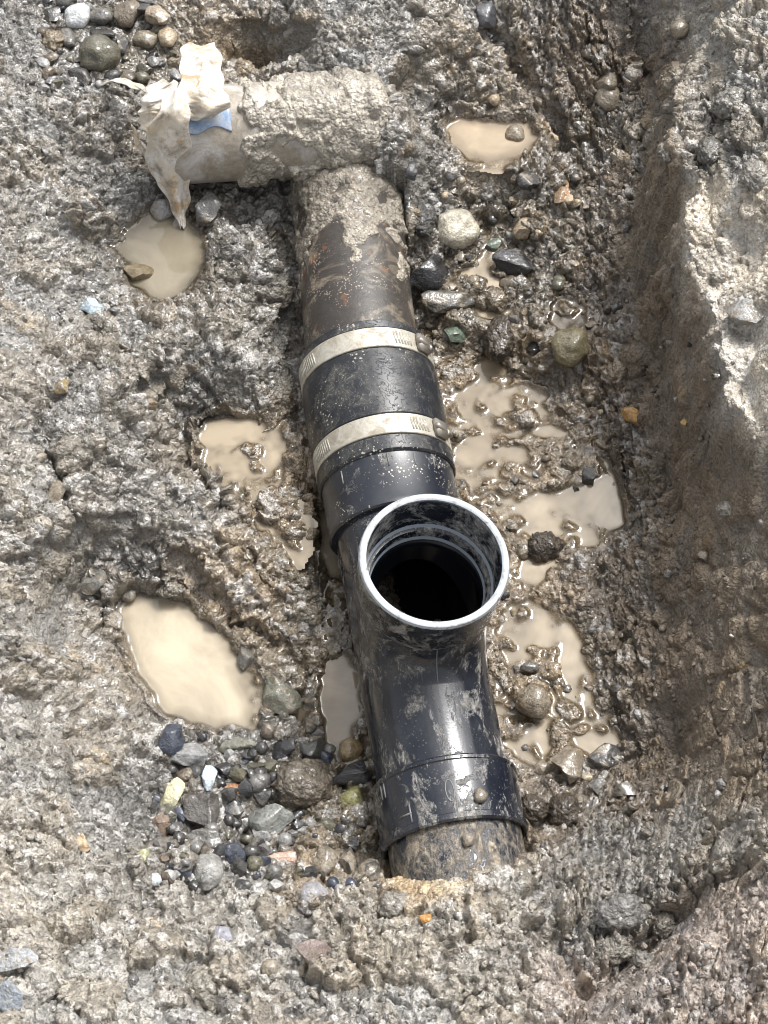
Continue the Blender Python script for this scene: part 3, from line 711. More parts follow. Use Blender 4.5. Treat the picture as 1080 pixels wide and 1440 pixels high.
# ------------------------------------------------------------------ water sheets
for pd in PUD:
    sl, d = pd['sl'], pd['d']; lv = pd['lv']
    hz = VZ[sl]; hb = blur(hz, 2)
    w = lv + .0021 * np.exp(-np.clip(lv - hb, 0, None) / .0011)
    w = np.minimum(w, lv + .0021)
    w = blur(w, 1) + .00008 * perlin(GXX[sl] * 40, GYY[sl] * 40, 8)
    want = (d < .008) & (hz < lv + .0035)
    face = want[:-1, :-1] | want[1:, :-1] | want[:-1, 1:] | want[1:, 1:]
    n0, n1 = d.shape; II = np.arange(n0 * n1).reshape(n0, n1)
    q = np.stack([II[:-1, :-1], II[:-1, 1:], II[1:, 1:], II[1:, :-1]], -1)[face]
    used = np.unique(q); mp = np.zeros(n0 * n1, int); mp[used] = np.arange(len(used))
    V = np.stack([GXX[sl], GYY[sl], w], -1).reshape(-1, 3)[used]
    me = np_mesh('puddle', V, mp[q])
    add_attr(me, 'depth', ((lv - hb).clip(0, .012) / .012).ravel()[used], 'FLOAT')
    wo_ = tag(link('puddle', me, M_WATER), pd['label'], 'puddle', kind='structure')
    wo_.color = (*pd.get('col', (.37, .305, .215)), 1)

# ------------------------------------------------------------------ swept tee fitting
up = Vector((0, 0, 1))
RB = .0600
H = .135
zmid = axis_at(880).z
RIM = at(611, 787, zmid + H * .985)
B = P0 + AX * (RIM - P0).dot(AX)
NB = (RIM - B).normalized(); H = (RIM - B).length
print('branch tilt', [round(c, 3) for c in NB], 'H', round(H, 3), 'base py', proj_np(B.x, B.y, B.z))
R_RIM = pxm(107, depth_of(RIM)); R_RUN = .0548; R_BR = R_RIM * .875
sB = (B - P0).dot(AX); s_up0 = s_of(676); s_up1 = s_of(752); s_lo0 = s_of(1098); s_lo1 = s_of(1187)
print('radii', R_RIM, R_BR, 's', s_up0, s_up1, sB, s_lo0, s_lo1)
tee = empty('pipe_tee', B - Vector((0, 0, R_RUN)))
tag(tee, 'black plastic swept tee with its open branch socket facing up', 'pipe tee')
SD = .050; HC = H - SD; RA = min(HC, s_lo0 - sB - .004)
def branch_pts(extra_top, extra_end):
    pts = [B + NB * (HC + extra_top)]
    if HC > RA + 1e-4: pts.append(B + NB * (RA + (HC - RA)))
    c = B + NB * RA + AX * RA
    for i in range(0, 19):
        th = math.pi / 2 * i / 18
        pts.append(c - AX * RA * math.cos(th) - NB * RA * math.sin(th))
    pts.append(pts[-1] + AX * extra_end)
    out = [pts[0]]
    for p in pts[1:]:
        if (p - out[-1]).length > 1e-4: out.append(p)
    return out
def tmp(me):
    o = bpy.data.objects.new('tmp', me); COL.objects.link(o); return o
def boolean(a, ops):
    for op, b in ops:
        m = a.modifiers.new('b', 'BOOLEAN'); m.operation = op; m.object = b; m.solver = 'EXACT'
    bpy.context.view_layer.update()
    dg = bpy.context.evaluated_depsgraph_get()
    me = bpy.data.meshes.new_from_object(a.evaluated_get(dg))
    for o in [a] + [b for _, b in ops]: bpy.data.objects.remove(o)
    return me
run_o = tmp(tube([P0 + AX * (s_up1 - .012), P0 + AX * (s_lo0 + .012)], [R_RUN] * 2, 72))
bp = branch_pts(.006, .02)
br_o = tmp(tube(bp, [R_BR] * (len(bp) - 4) + [R_BR * .99, R_BR * .985, R_BR * .98, R_BR * .975], 72, hint=AX.cross(NB)))
run_i = tmp(tube([P0 + AX * (s_up1 - .03), P0 + AX * (s_lo0 + .03)], [R_RUN - .0045] * 2, 72))
bpi = branch_pts(.02, .01)
br_i = tmp(tube(bpi, [R_BR - .0045] * len(bpi), 72, hint=AX.cross(NB)))
body = boolean(run_o, [('UNION', br_o), ('DIFFERENCE', run_i), ('DIFFERENCE', br_i)])
bmb = bmesh.new(); bmb.from_mesh(body)
bmesh.ops.remove_doubles(bmb, verts=bmb.verts, dist=1e-5); bmb.to_mesh(body); bmb.free()
body.materials.clear()
bob = child('body', body, M_BLACK, tee, sharp=32); body.materials.append(M_INNER)
for p in body.polygons:
    c = Vector(p.center) + tee.location; t_ = (c - P0).dot(AX)
    inr = (c - P0 - AX * t_).length < R_RUN - .003
    inb = min((c - q).length for q in bpi) < R_BR - .0025
    p.material_index = 1 if (inr or inb) else 0
# branch socket: outer wall, flat rim, inner wall, ledge, bore
r0 = R_RIM
prof = [(R_BR - .001, HC - .010), (R_BR + .0006, HC - .006), (r0 - .0035, HC + .006), (r0 - .0008, HC + .010), (r0 - .0008, H - .006), (r0, H - .004), (r0, H - .0016), (r0 - .0012, H),
        (r0 - .0048, H), (r0 - .0062, H - .0016), (r0 - .0066, H - .006), (r0 - .0075, H - .040), (r0 - .0085, H - .0412), (R_BR - .0040, H - .0418), (R_BR - .0048, H - .043), (R_BR - .0052, HC - .010)]
sock = fix_normals(lathe(B, NB, prof, 120, hint=AX))
so = child('branch_socket', sock, M_SOCK, tee, sharp=40)
rim = fix_normals(lathe(B, NB, [(r0 + .0003, H - .0020), (r0 - .0006, H + .0005), (r0 - .0016, H + .0009), (r0 - .0046, H + .0009), (r0 - .0060, H + .0002), (r0 - .0063, H - .0014), (r0 - .0050, H - .004), (r0 - .0012, H - .004)], 120, hint=AX))
rm = link('rim', rim, M_RIM, None, sharp=40); me = rm.data; me.transform(Matrix.Translation(-tee.location)); rm.parent = so
led = fix_normals(lathe(B, NB, [(r0 - .0060, H - .0390), (r0 - .0074, H - .0378), (R_BR - .0058, H - .0520), (R_BR - .0060, H - .0535), (R_BR - .0046, H - .0540), (R_BR - .0040, H - .0520)], 120, hint=AX))
lo = link('stop_ledge', led, M_LEDGE, None, sharp=40); lo.data.transform(Matrix.Translation(-tee.location)); lo.parent = so
bore = fix_normals(lathe(B, NB, [(R_BR - .0046, H - .053), (R_BR - .0056, H - .053), (R_BR - .0056, H - .085), (R_BR - .0046, H - .085)], 96, hint=AX))
bo = link('bore_lining', bore, M_INNER, None); bo.data.transform(Matrix.Translation(-tee.location)); bo.parent = so
def collar(s0, s1, r, name, mat, lip_hi, rin):
    w = .0016
    p = [(rin, s0 + w), (rin + .0008, s0), (r + lip_hi - w, s0), (r + lip_hi, s0 + w), (r + lip_hi, s0 + .004), (r, s0 + .0048), (r, s1 - .007), (r + lip_hi, s1 - .006), (r + lip_hi, s1 - w), (r + lip_hi - w, s1), (rin + .0012, s1), (rin, s1 - w)]
    return child(name, fix_normals(lathe(P0, AX, p, 120)), mat, tee, sharp=35)
upc = collar(s_up0, s_up1, RB, 'run_socket', M_BLACK_DUSTY, .0006, .0530)
loc_ = collar(s_lo0, s_lo1, RB, 'run_socket', M_BLACK, .0012, .0562)
upc.name = 'run_socket'; 
def on_axis(s, r, ang):
    """point on a cylinder about the run; ang from the top towards the right of the run"""
    side = Vector((1, 0, 0)) - AX * AX.x; side.normalize()
    if side.x < 0: side = -side
    nrm0 = side.cross(AX); nrm0 = nrm0 if nrm0.z > 0 else -nrm0
    n = nrm0 * math.cos(ang) + side * math.sin(ang); t = side * math.cos(ang) - nrm0 * math.sin(ang)
    return P0 + AX * s + n * r, n, t
def tick(parent, s, ang, ln, wd, r, mat, name='moulded_tick', hgt=.0007):
    p, n, t = on_axis(s, r, ang)
    o = link(name, box(p, AX * ln, t * wd, n * hgt, .0003), mat, None)
    o.data.transform(Matrix.Translation(-tee.location)); o.parent = parent
M_MARK = NT('pale_moulded_mark').set(Base_Color=(.17, .17, .165), Roughness=.45)
for ang, ds in ((-.02, .012), (-.78, .014), (.72, .012), (.38, .013)): tick(upc, s_up0 + ds, ang, .0065, .0007, RB, M_MARK)
for ang, ds, ln, wd in ((-.62, .040, .0075, .0007), (-.70, .040, .0008, .0060), (-1.1, .012, .006, .0006), (-1.02, .012, .006, .0006)): tick(loc_, s_lo0 + ds, ang, ln, wd, RB, M_MARK)
# oval maker's mark and a gate nub on the lower socket
ov = []
for i in range(24):
    a = 2 * math.pi * i / 24
    p, n, t = on_axis(s_lo0 + .030 + .009 * math.cos(a), RB + .0002, -.03 + .055 * math.sin(a)); ov.append(p)
ov.append(ov[0])
o = link('oval_mark', tube(ov, [.0005] * len(ov), 6, hint=up, cap=False), M_MARK, None); o.data.transform(Matrix.Translation(-tee.location)); o.parent = loc_
# mould seam down the front of the branch
ns = []
for i in range(0, 15):
    th = math.pi / 2 * i / 18
    c = B + NB * RA + AX * RA; q = c - AX * RA * math.cos(th) - NB * RA * math.sin(th)
    nn = (AX * math.cos(th) + NB * math.sin(th)); ns.append(q + nn * R_BR * .998)
child('mould_seam', tube(ns, [.0005] * len(ns), 8, hint=AX.cross(NB)), M_MARK, tee)

def stuck(name, label, s_, ang, r, sz, seed):
    p, n, t = on_axis(s_, r, ang)
    V, F_ = STK(seed); me_ = np_mesh(name, V * np.array([sz, sz * .9, sz * .7]), F_)
    o_ = link(name, me_, None); o_.location = p + n * sz * .3; o_.rotation_euler = n.to_track_quat('Z', 'Y').to_euler(); o_.color = (.20, .17, .13, .4)
    tag(o_, label, 'mud lump'); LATER.append(o_)
LATER = []
def STK(seed):
    bm_ = bmesh.new(); bmesh.ops.create_icosphere(bm_, subdivisions=2, radius=1.0)
    v_ = np.array([q.co for q in bm_.verts]); f_ = np.array([[q.index for q in t.verts] for t in bm_.faces]); bm_.free()
    v_ *= (1 + .3 * perlin(v_[:, 0] * 1.7 + seed, v_[:, 1] * 1.7 + v_[:, 2], seed))[:, None]; return v_, f_
stuck('mud_lump', 'small round mud lump stuck on the lower tee socket', s_lo0 + .038, .36, RB, .0065, 3)
stuck('mud_lump', 'small mud lump stuck on the pipe end below the tee', s_lo1 + .016, .10, .0552, .0058, 8)
for o_ in LATER: o_.data.materials.append(M_STONE)

# ------------------------------------------------------------------ pipe leaving the tee under the bank
stub = empty('drain_pipe', axis_at(1225) - Vector((0, 0, .055)))
tag(stub, 'mud-streaked black pipe end running from the tee under the pale bank', 'pipe')
s_e = s_of(1300)
child('pipe', fix_normals(lathe(P0, AX, [(.050, s_lo1 - .03), (.0552, s_lo1 - .03), (.0552, s_e), (.050, s_e)], 96)), M_STUB, stub, sharp=40)

# ------------------------------------------------------------------ flexible coupling with two clamps
s_c0 = s_of(502); s_c1 = s_of(682); RC = .0622
cpl = empty('flexible_coupling', P0 + AX * ((s_c0 + s_c1) / 2) - Vector((0, 0, RC)))
tag(cpl, 'black rubber coupling sleeve with two pale steel hose clamps', 'pipe coupling')
b1 = (s_of(514), s_of(541)); b2 = (s_of(632), s_of(660))
rp = [(.0535, s_c0 + .001), (.0545, s_c0), (RC - .0020, s_c0), (RC - .0004, s_c0 + .0016), (RC - .0004, b1[0] - .001), (RC - .0014, b1[0]), (RC - .0014, b1[1]), (RC + .0004, b1[1] + .0012),
      (RC + .0016, b1[1] + .016), (RC + .0016, b2[0] - .016), (RC + .0004, b2[0] - .0012), (RC - .0010, b2[0]), (RC - .0010, b2[1]), (RC + .0004, b2[1] + .001), (RC + .0004, s_c1 - .0020), (RC - .0016, s_c1), (.0612, s_c1), (.0605, s_c1 - .001)]
child('rubber_sleeve', fix_normals(lathe(P0, AX, rp, 120)), M_RUBBER, cpl, sharp=38)
for (sa, sb) in (b1, b2):
    r = RC + .0002
    w = sb - sa
    band = fix_normals(lathe(P0, AX, [(r - .0012, sa + .0004), (r + .0002, sa + .0004), (r + .0008, sa + .001), (r + .0005, (sa + sb) / 2), (r + .0008, sb - .001), (r + .0002, sb - .0004), (r - .0012, sb - .0004)], 120))
    bo = child('hose_clamp', band, M_STEEL, cpl, sharp=35)
    def sub(name, me, mat=M_STEEL):
        o = link(name, me, mat, None); o.data.transform(Matrix.Translation(-cpl.location)); o.parent = bo
    for i in range(16):                       # worm slots left of the crown, and on the tail by the screw
        ang = (-1.32 + i * .048) if i < 10 else (.42 + (i - 10) * .05)
        p, n, t = on_axis((sa + sb) / 2, r + .0007, ang)
        sub('thread_ridge', box(p, AX * (w * .30) + t * .0008, t * .00075, n * .0006, .0002))
    p, n, t = on_axis((sa + sb) / 2, r + .0026, .92)
    sub('screw_housing', box(p, AX * (w * .42), t * .0080, n * .0026, .0010), M_SCREW)
    p2, n2, t2 = on_axis((sa + sb) / 2, r + .0030, 1.08)
    head = lathe(p2, t2, [(.0001, -.002), (.0034, -.002), (.0037, -.001), (.0037, .0006), (.0030, .0010), (.0028, .0050), (.0022, .0056), (.0008, .0056), (.0007, .0040), (.0001, .0040)], 12, closed=False)
    sub('screw_head', fix_normals(head), M_SCREW)
    sub('screw_thread', tube([p2 - t2 * .020, p2 - t2 * .001], [.0026, .0026], 12), M_SCREW)

# ------------------------------------------------------------------ old pipes
def crust(name, a, b, r, cover, seed, amp, parent, colr, nl=120, nt_=150, wetv=.6, taper=False):
    """lumpy mud stuck on a pipe; where cover is low it sinks below the pipe's surface"""
    x, y, d = frame(b - a); L = (b - a).length
    t = np.linspace(0, 1, nl); th = np.linspace(0, 2 * np.pi, nt_, endpoint=False)
    T, TH = np.meshgrid(t, th, indexing='ij'); u = T * L; v = TH * r
    px_, py_ = u + .003 * perlin(u * 90, v * 90, seed), v + .003 * perlin(u * 90, v * 90, seed + 1)
    f1, f2, rr = cell(px_ / .010, py_ / .010, seed + 2); g1, g2, r2 = cell(px_ / .005, py_ / .005, seed + 3)
    lump = np.clip(1 - f1 ** 2, 0, 1) * sstep(0, .25, f2 - f1) * (.3 + .7 * rr) + .5 * np.clip(1 - g1 ** 2, 0, 1) * sstep(0, .25, g2 - g1) * r2
    cov = cover(T, TH) + .75 * fbm(u * 28, v * 28, seed + 5, 4)
    k = sstep(-.10, .25, cov)
    R = r - .0025 + k * (.0030 + amp * (.35 + .5 * fbm(u * 20, v * 20, seed + 9, 3)).clip(0, 2)) + k * .0030 * lump
    if taper: R = R * (1 - .75 * sstep(.86, 1.0, T) ** 2) + .004 * fbm(u * 40, v * 40, seed + 12, 3) * sstep(.7, .9, T)
    xs, ys, ds = np.array(x), np.array(y), np.array(d)
    P = np.array(a) + ds * u[..., None] + (xs * np.cos(TH)[..., None] + ys * np.sin(TH)[..., None]) * R[..., None]
    I = np.arange(nl * nt_).reshape(nl, nt_)
    q = np.stack([I[:-1], np.roll(I, -1, 1)[:-1], np.roll(I, -1, 1)[1:], I[1:]], -1).reshape(-1, 4)
    me = np_mesh(name, P.reshape(-1, 3), q); fix_normals(me)
    tone = (.65 + .8 * (rr * .5 + r2 * .5)) * (.9 + .3 * fbm(u * 12, v * 12, seed + 8, 3))
    c = np.array(colr)[None, None] * tone[..., None]
    add_attr(me, 'soil', np.concatenate([c.clip(.02, .8), np.ones(T.shape + (1,))], -1).reshape(-1, 4), 'FLOAT_COLOR')
    add_attr(me, 'wet', np.full(T.size, wetv), 'FLOAT')
    return child(name, me, M_SOIL, parent)
old = empty('old_drain_pipe', (OLD_TOP + P0) / 2 - Vector((0, 0, .052)))
tag(old, 'old dark rust-stained drain pipe entering the coupling, its upper end caked in mud', 'pipe')
oa = OLD_TOP; ob = P0 + AX * .03
child('pipe', tube([oa, oa * .6 + (P0 - AX * .02) * .4, P0 - AX * .02, ob], [.0505, .0525, .0530, .0530], 96), M_IRON, old, sharp=50)
crust('mud_crust', oa, P0 - AX * .004, .0515, lambda T, TH: .85 - 1.60 * T - .30 * np.sin(TH) * 0, 300, .0045, old, (.26, .23, .185))
hp = empty('cross_pipe', (H0 + H1) / 2 - Vector((0, 0, RH)))
tag(hp, 'pale mud-caked cross pipe with a blue patch below the plastic sheet', 'pipe')
child('pipe', fix_normals(lathe(H0, HAX, [(RH - .006, 0), (RH, .0), (RH, (H1 - H0).length * .84), (RH - .006, (H1 - H0).length * .84)], 96)), M_PALE, hp, sharp=40)
# blue paint still showing on the near flank
bl = []; bf = []
xh, yh, dh = frame(HAX); NB_T = 18; NB_L = 16
s_b0 = (at(258, 180, .14) - H0).dot(HAX); s_b1 = (at(326, 180, .14) - H0).dot(HAX)
side_y = Vector((0, -1, 0)); side_y = (side_y - HAX * side_y.dot(HAX)).normalized(); upn = side_y.cross(HAX); upn = upn if upn.z > 0 else -upn
for i in range(NB_L + 1):
    for j in range(NB_T + 1):
        a = math.radians(8 + (29 + 4 * math.sin(i * .45)) * j / NB_T); s = s_b0 + (s_b1 - s_b0) * i / NB_L
        bl.append(H0 + HAX * s + (upn * math.cos(a) + side_y * math.sin(a)) * (RH + .0007))
for i in range(NB_L):
    for j in range(NB_T):
        k = i * (NB_T + 1) + j; bf.append((k, k + 1, k + NB_T + 2, k + NB_T + 1))
bme = mesh('blue', bl, bf); bo_ = child('blue_patch', bme, M_BLUE, hp)
so_ = bo_.modifiers.new('thick', 'SOLIDIFY'); so_.thickness = .0012; so_.offset = 0
LH = (H1 - H0).length; tb = s_b1 / LH
crust('mud_crust', H0, H1, RH, lambda T, TH: -.75 + 1.15 * sstep(tb - .02, tb + .10, T) - .35 * np.exp(-((T - .52) / .10) ** 2) + .3 * sstep(.62, .8, T), 500, .0085, hp, (.37, .335, .28), nl=190, taper=True)

# ------------------------------------------------------------------ torn plastic sheet draped over the cross pipe
def sheet(rows, ncol=17, nrow=70, seed=1, fold=.004, nf=3.0, bulge=.006):
    r = np.array(rows, float); t = np.linspace(0, len(r) - 1, nrow); k = np.arange(len(r))
    def sm(c):
        v = np.interp(t, k, c)
        for _ in range(6): v[1:-1] = (v[:-2] + 2 * v[1:-1] + v[2:]) / 4
        return v
    C = [sm(r[:, i]) for i in range(r.shape[1])]
    V = []; F = []
    for i in range(nrow):
        l, rr, y, z = C[0][i], C[1][i], C[2][i], C[3][i]
        for j in range(ncol):
            s = j / (ncol - 1); px = l + (rr - l) * s; q = 2 * s - 1
            p = at(px + 2.2 * math.sin(i * .45 + seed) * abs(q) ** 4, y + 5 * math.sin(s * 7 + seed * 2 + i * .11) * .5, z)
            wv = np.array([i * .16]); 
            b = bulge * (1 - q * q) + fold * math.sin(nf * math.pi * s + .8 * math.sin(i * .12 + seed) + seed) * min(1, (rr - l) / 30) \
                + .0024 * float(perlin(np.array([i * .12 + seed * 3]), np.array([s * 3.2 + .3]), seed)[0]) + .0009 * float(perlin(np.array([i * .4]), np.array([s * 7.0]), seed + 4)[0])
            V.append(p - ray(px, y).normalized() * b)
    for i in range(nrow - 1):
        for j in range(ncol - 1):
            a = i * ncol + j; F.append((a, a + 1, a + ncol + 1, a + ncol))
    return mesh('sheet', V, F)
bag = empty('plastic_sheet', at(238, 250, .06))
tag(bag, 'torn off-white plastic sheet draped over the cross pipe, its tip in a puddle', 'plastic sheet')
def bagpart(name, rows, **kw):
    o = child(name, sheet(rows, **kw), M_BAG, bag)
    s = o.modifiers.new('thick', 'SOLIDIFY'); s.thickness = .0008; s.offset = 0
    u = o.modifiers.new('sub', 'SUBSURF'); u.levels = 1; u.render_levels = 1
    return o
TOPZ = .105 + RH
bagpart('bunched_top', [(262,300,62,.135),(252,310,74,.150),(254,313,95,.160),(252,314,115,.166),(250,318,132,.168),(258,327,146,.166),(262,318,158,.158),(262,296,168,.150)], seed=2, fold=.0035, nf=3.4, bulge=.006)
bagpart('white_lobe', [(228,246,114,.158),(206,252,124,.162),(199,256,140,.162),(195,258,156,.156),(194,250,172,.146),(197,232,184,.138)], seed=5, fold=.003, nf=3.0, bulge=.006)
bagpart('hanging_strip', [(236,264,124,.172),(226,266,148,.172),(212,267,170,.162),(204,268,198,.140),(204,268,222,.118),(214,268,245,.098),(225,268,265,.082),(236,266,285,.068),(246,262,302,.058),(253,258,320,.050)], seed=3, fold=.0035, nf=3.0, bulge=.006)
bagpart('loose_shred', [(183,187,176,.128),(188,195,192,.118),(195,205,210,.108),(205,214,228,.098),(214,222,246,.088),(221,224,258,.082)], seed=7, fold=.001, nf=1.0, bulge=.002, ncol=6, nrow=30)
bagpart('muddy_tail', [(140,150,118,.108),(150,172,112,.116),(160,186,112,.122),(172,196,116,.130),(184,205,122,.138),(194,214,128,.148)], seed=9, fold=.004, nf=2.0, bulge=.008, nrow=40)

# ------------------------------------------------------------------ stones
def ico(sub):
    bm = bmesh.new(); bmesh.ops.create_icosphere(bm, subdivisions=sub, radius=1.0)
    v = np.array([p.co for p in bm.verts]); f = np.array([[q.index for q in t.verts] for t in bm.faces]); bm.free(); return v, f
ICO = {s: ico(s) for s in (1, 2, 3, 4)}
def stone_mesh(kind, seed, sub=3):
    r = np.random.default_rng(seed); v, f = ICO[sub]; v = v.copy()
    if kind in 'as':
        n = 13 if kind == 'a' else 10
        for i in range(n):
            d = r.normal(size=3); d /= np.linalg.norm(d); lim = r.uniform(.42, .74)
            s = v @ d; v -= np.clip(s - lim, 0, None)[:, None] * d * .97
    k = 2.2
    nz_ = perlin(v[:, 0] * 1.3 + seed, v[:, 1] * 1.3 + v[:, 2] * .9, seed % 97) * (.16 if kind != 'm' else .20)
    v *= (1 + nz_)[:, None]
    f2 = .035 if kind != 'm' else .12
    v *= (1 + f2 * perlin(v[:, 0] * 5 + v[:, 2] * 4, v[:, 1] * 5 - v[:, 2] * 3, seed % 89 + 5))[:, None]
    if kind == 'm':
        q1, q2, qr = cell(v[:, 0] * 3.1 + v[:, 2] * 1.7 + seed, v[:, 1] * 3.1 - v[:, 2] * 2.1, seed % 71)
        v *= (1 + .16 * (np.clip(1 - q1 ** 2, 0, 1) * sstep(0, .25, q2 - q1) - .4) + .09 * perlin(v[:, 0] * 11 + v[:, 2] * 9, v[:, 1] * 11 - v[:, 2] * 7, seed % 83 + 9))[:, None]
    v /= np.abs(v).max(0)
    return v, f
def water_floor(x, y, c):
    z = gzb(x, y); i = int(np.searchsorted(gx, x)); j = int(np.searchsorted(gy, y))
    for p_ in PUD:
        a, b = p_['sl']
        if a.start <= j < a.stop and b.start <= i < b.stop and p_['d'][j - a.start, i - b.start] < 0: z = max(z, p_['lv'] - .45 * c)
    return z
def stone(px, py, w, h, rot, kind, colr, mud, label, group=None, name='stone', cat='stone', lift=.18, flat=None, seed=None, sub=3):
    seed = seed if seed is not None else int(px * 7 + py * 13)
    g = hit(px, py); sc = depth_of(g) / FPX
    a = w * .5 * sc; b = h * .5 * sc * 1.04
    fl = flat if flat else {'r': .78, 'a': .72, 's': .42, 'm': .75}[kind]
    c = fl * min(a, b) * (1.0 if kind != 's' else 1.15)
    ctr = hit(px, py + (c * lift) / sc * .3); ctr = Vector((ctr.x, ctr.y, water_floor(ctr.x, ctr.y, c) + c * lift))
    v, f = stone_mesh(kind, seed, sub)
    rr = random.Random(seed)
    me = np_mesh(name, v * np.array([a, b, c]), f)
    o = link(name, me, M_SOIL if kind == 'm' else M_STONE)
    if kind == 'm':
        tn = .75 + .5 * perlin(v[:, 0] * 4 + seed, v[:, 1] * 4 + v[:, 2] * 3, 7)
        cc = np.array(colr)[None] * .72 * tn[:, None]
        add_attr(me, 'soil', np.concatenate([cc.clip(.02, .8), np.ones((len(v), 1))], -1), 'FLOAT_COLOR'); add_attr(me, 'wet', np.full(len(v), .75), 'FLOAT')
    if kind == 'a': me.set_sharp_from_angle(angle=math.radians(38))
    o.location = ctr; o.rotation_euler = (rr.uniform(-.15, .15), rr.uniform(-.15, .15), math.radians(-rot))
    o.color = (*colr, mud + (.08 if name == 'stone' else 0))
    return tag(o, label, cat, group)
K = (.015, .015, .017); DK = (.036, .034, .031); GRY = (.105, .10, .092); LG = (.28, .275, .265); OL = (.085, .078, .05); BR = (.095, .072, .048); TN = (.34, .27, .18); GN = (.10, .13, .095); CR = (.50, .46, .37); BLU = (.025, .032, .05); PB = (.42, .50, .56); PK = (.50, .33, .26); YW = (.46, .43, .28); OR = (.42, .21, .05)
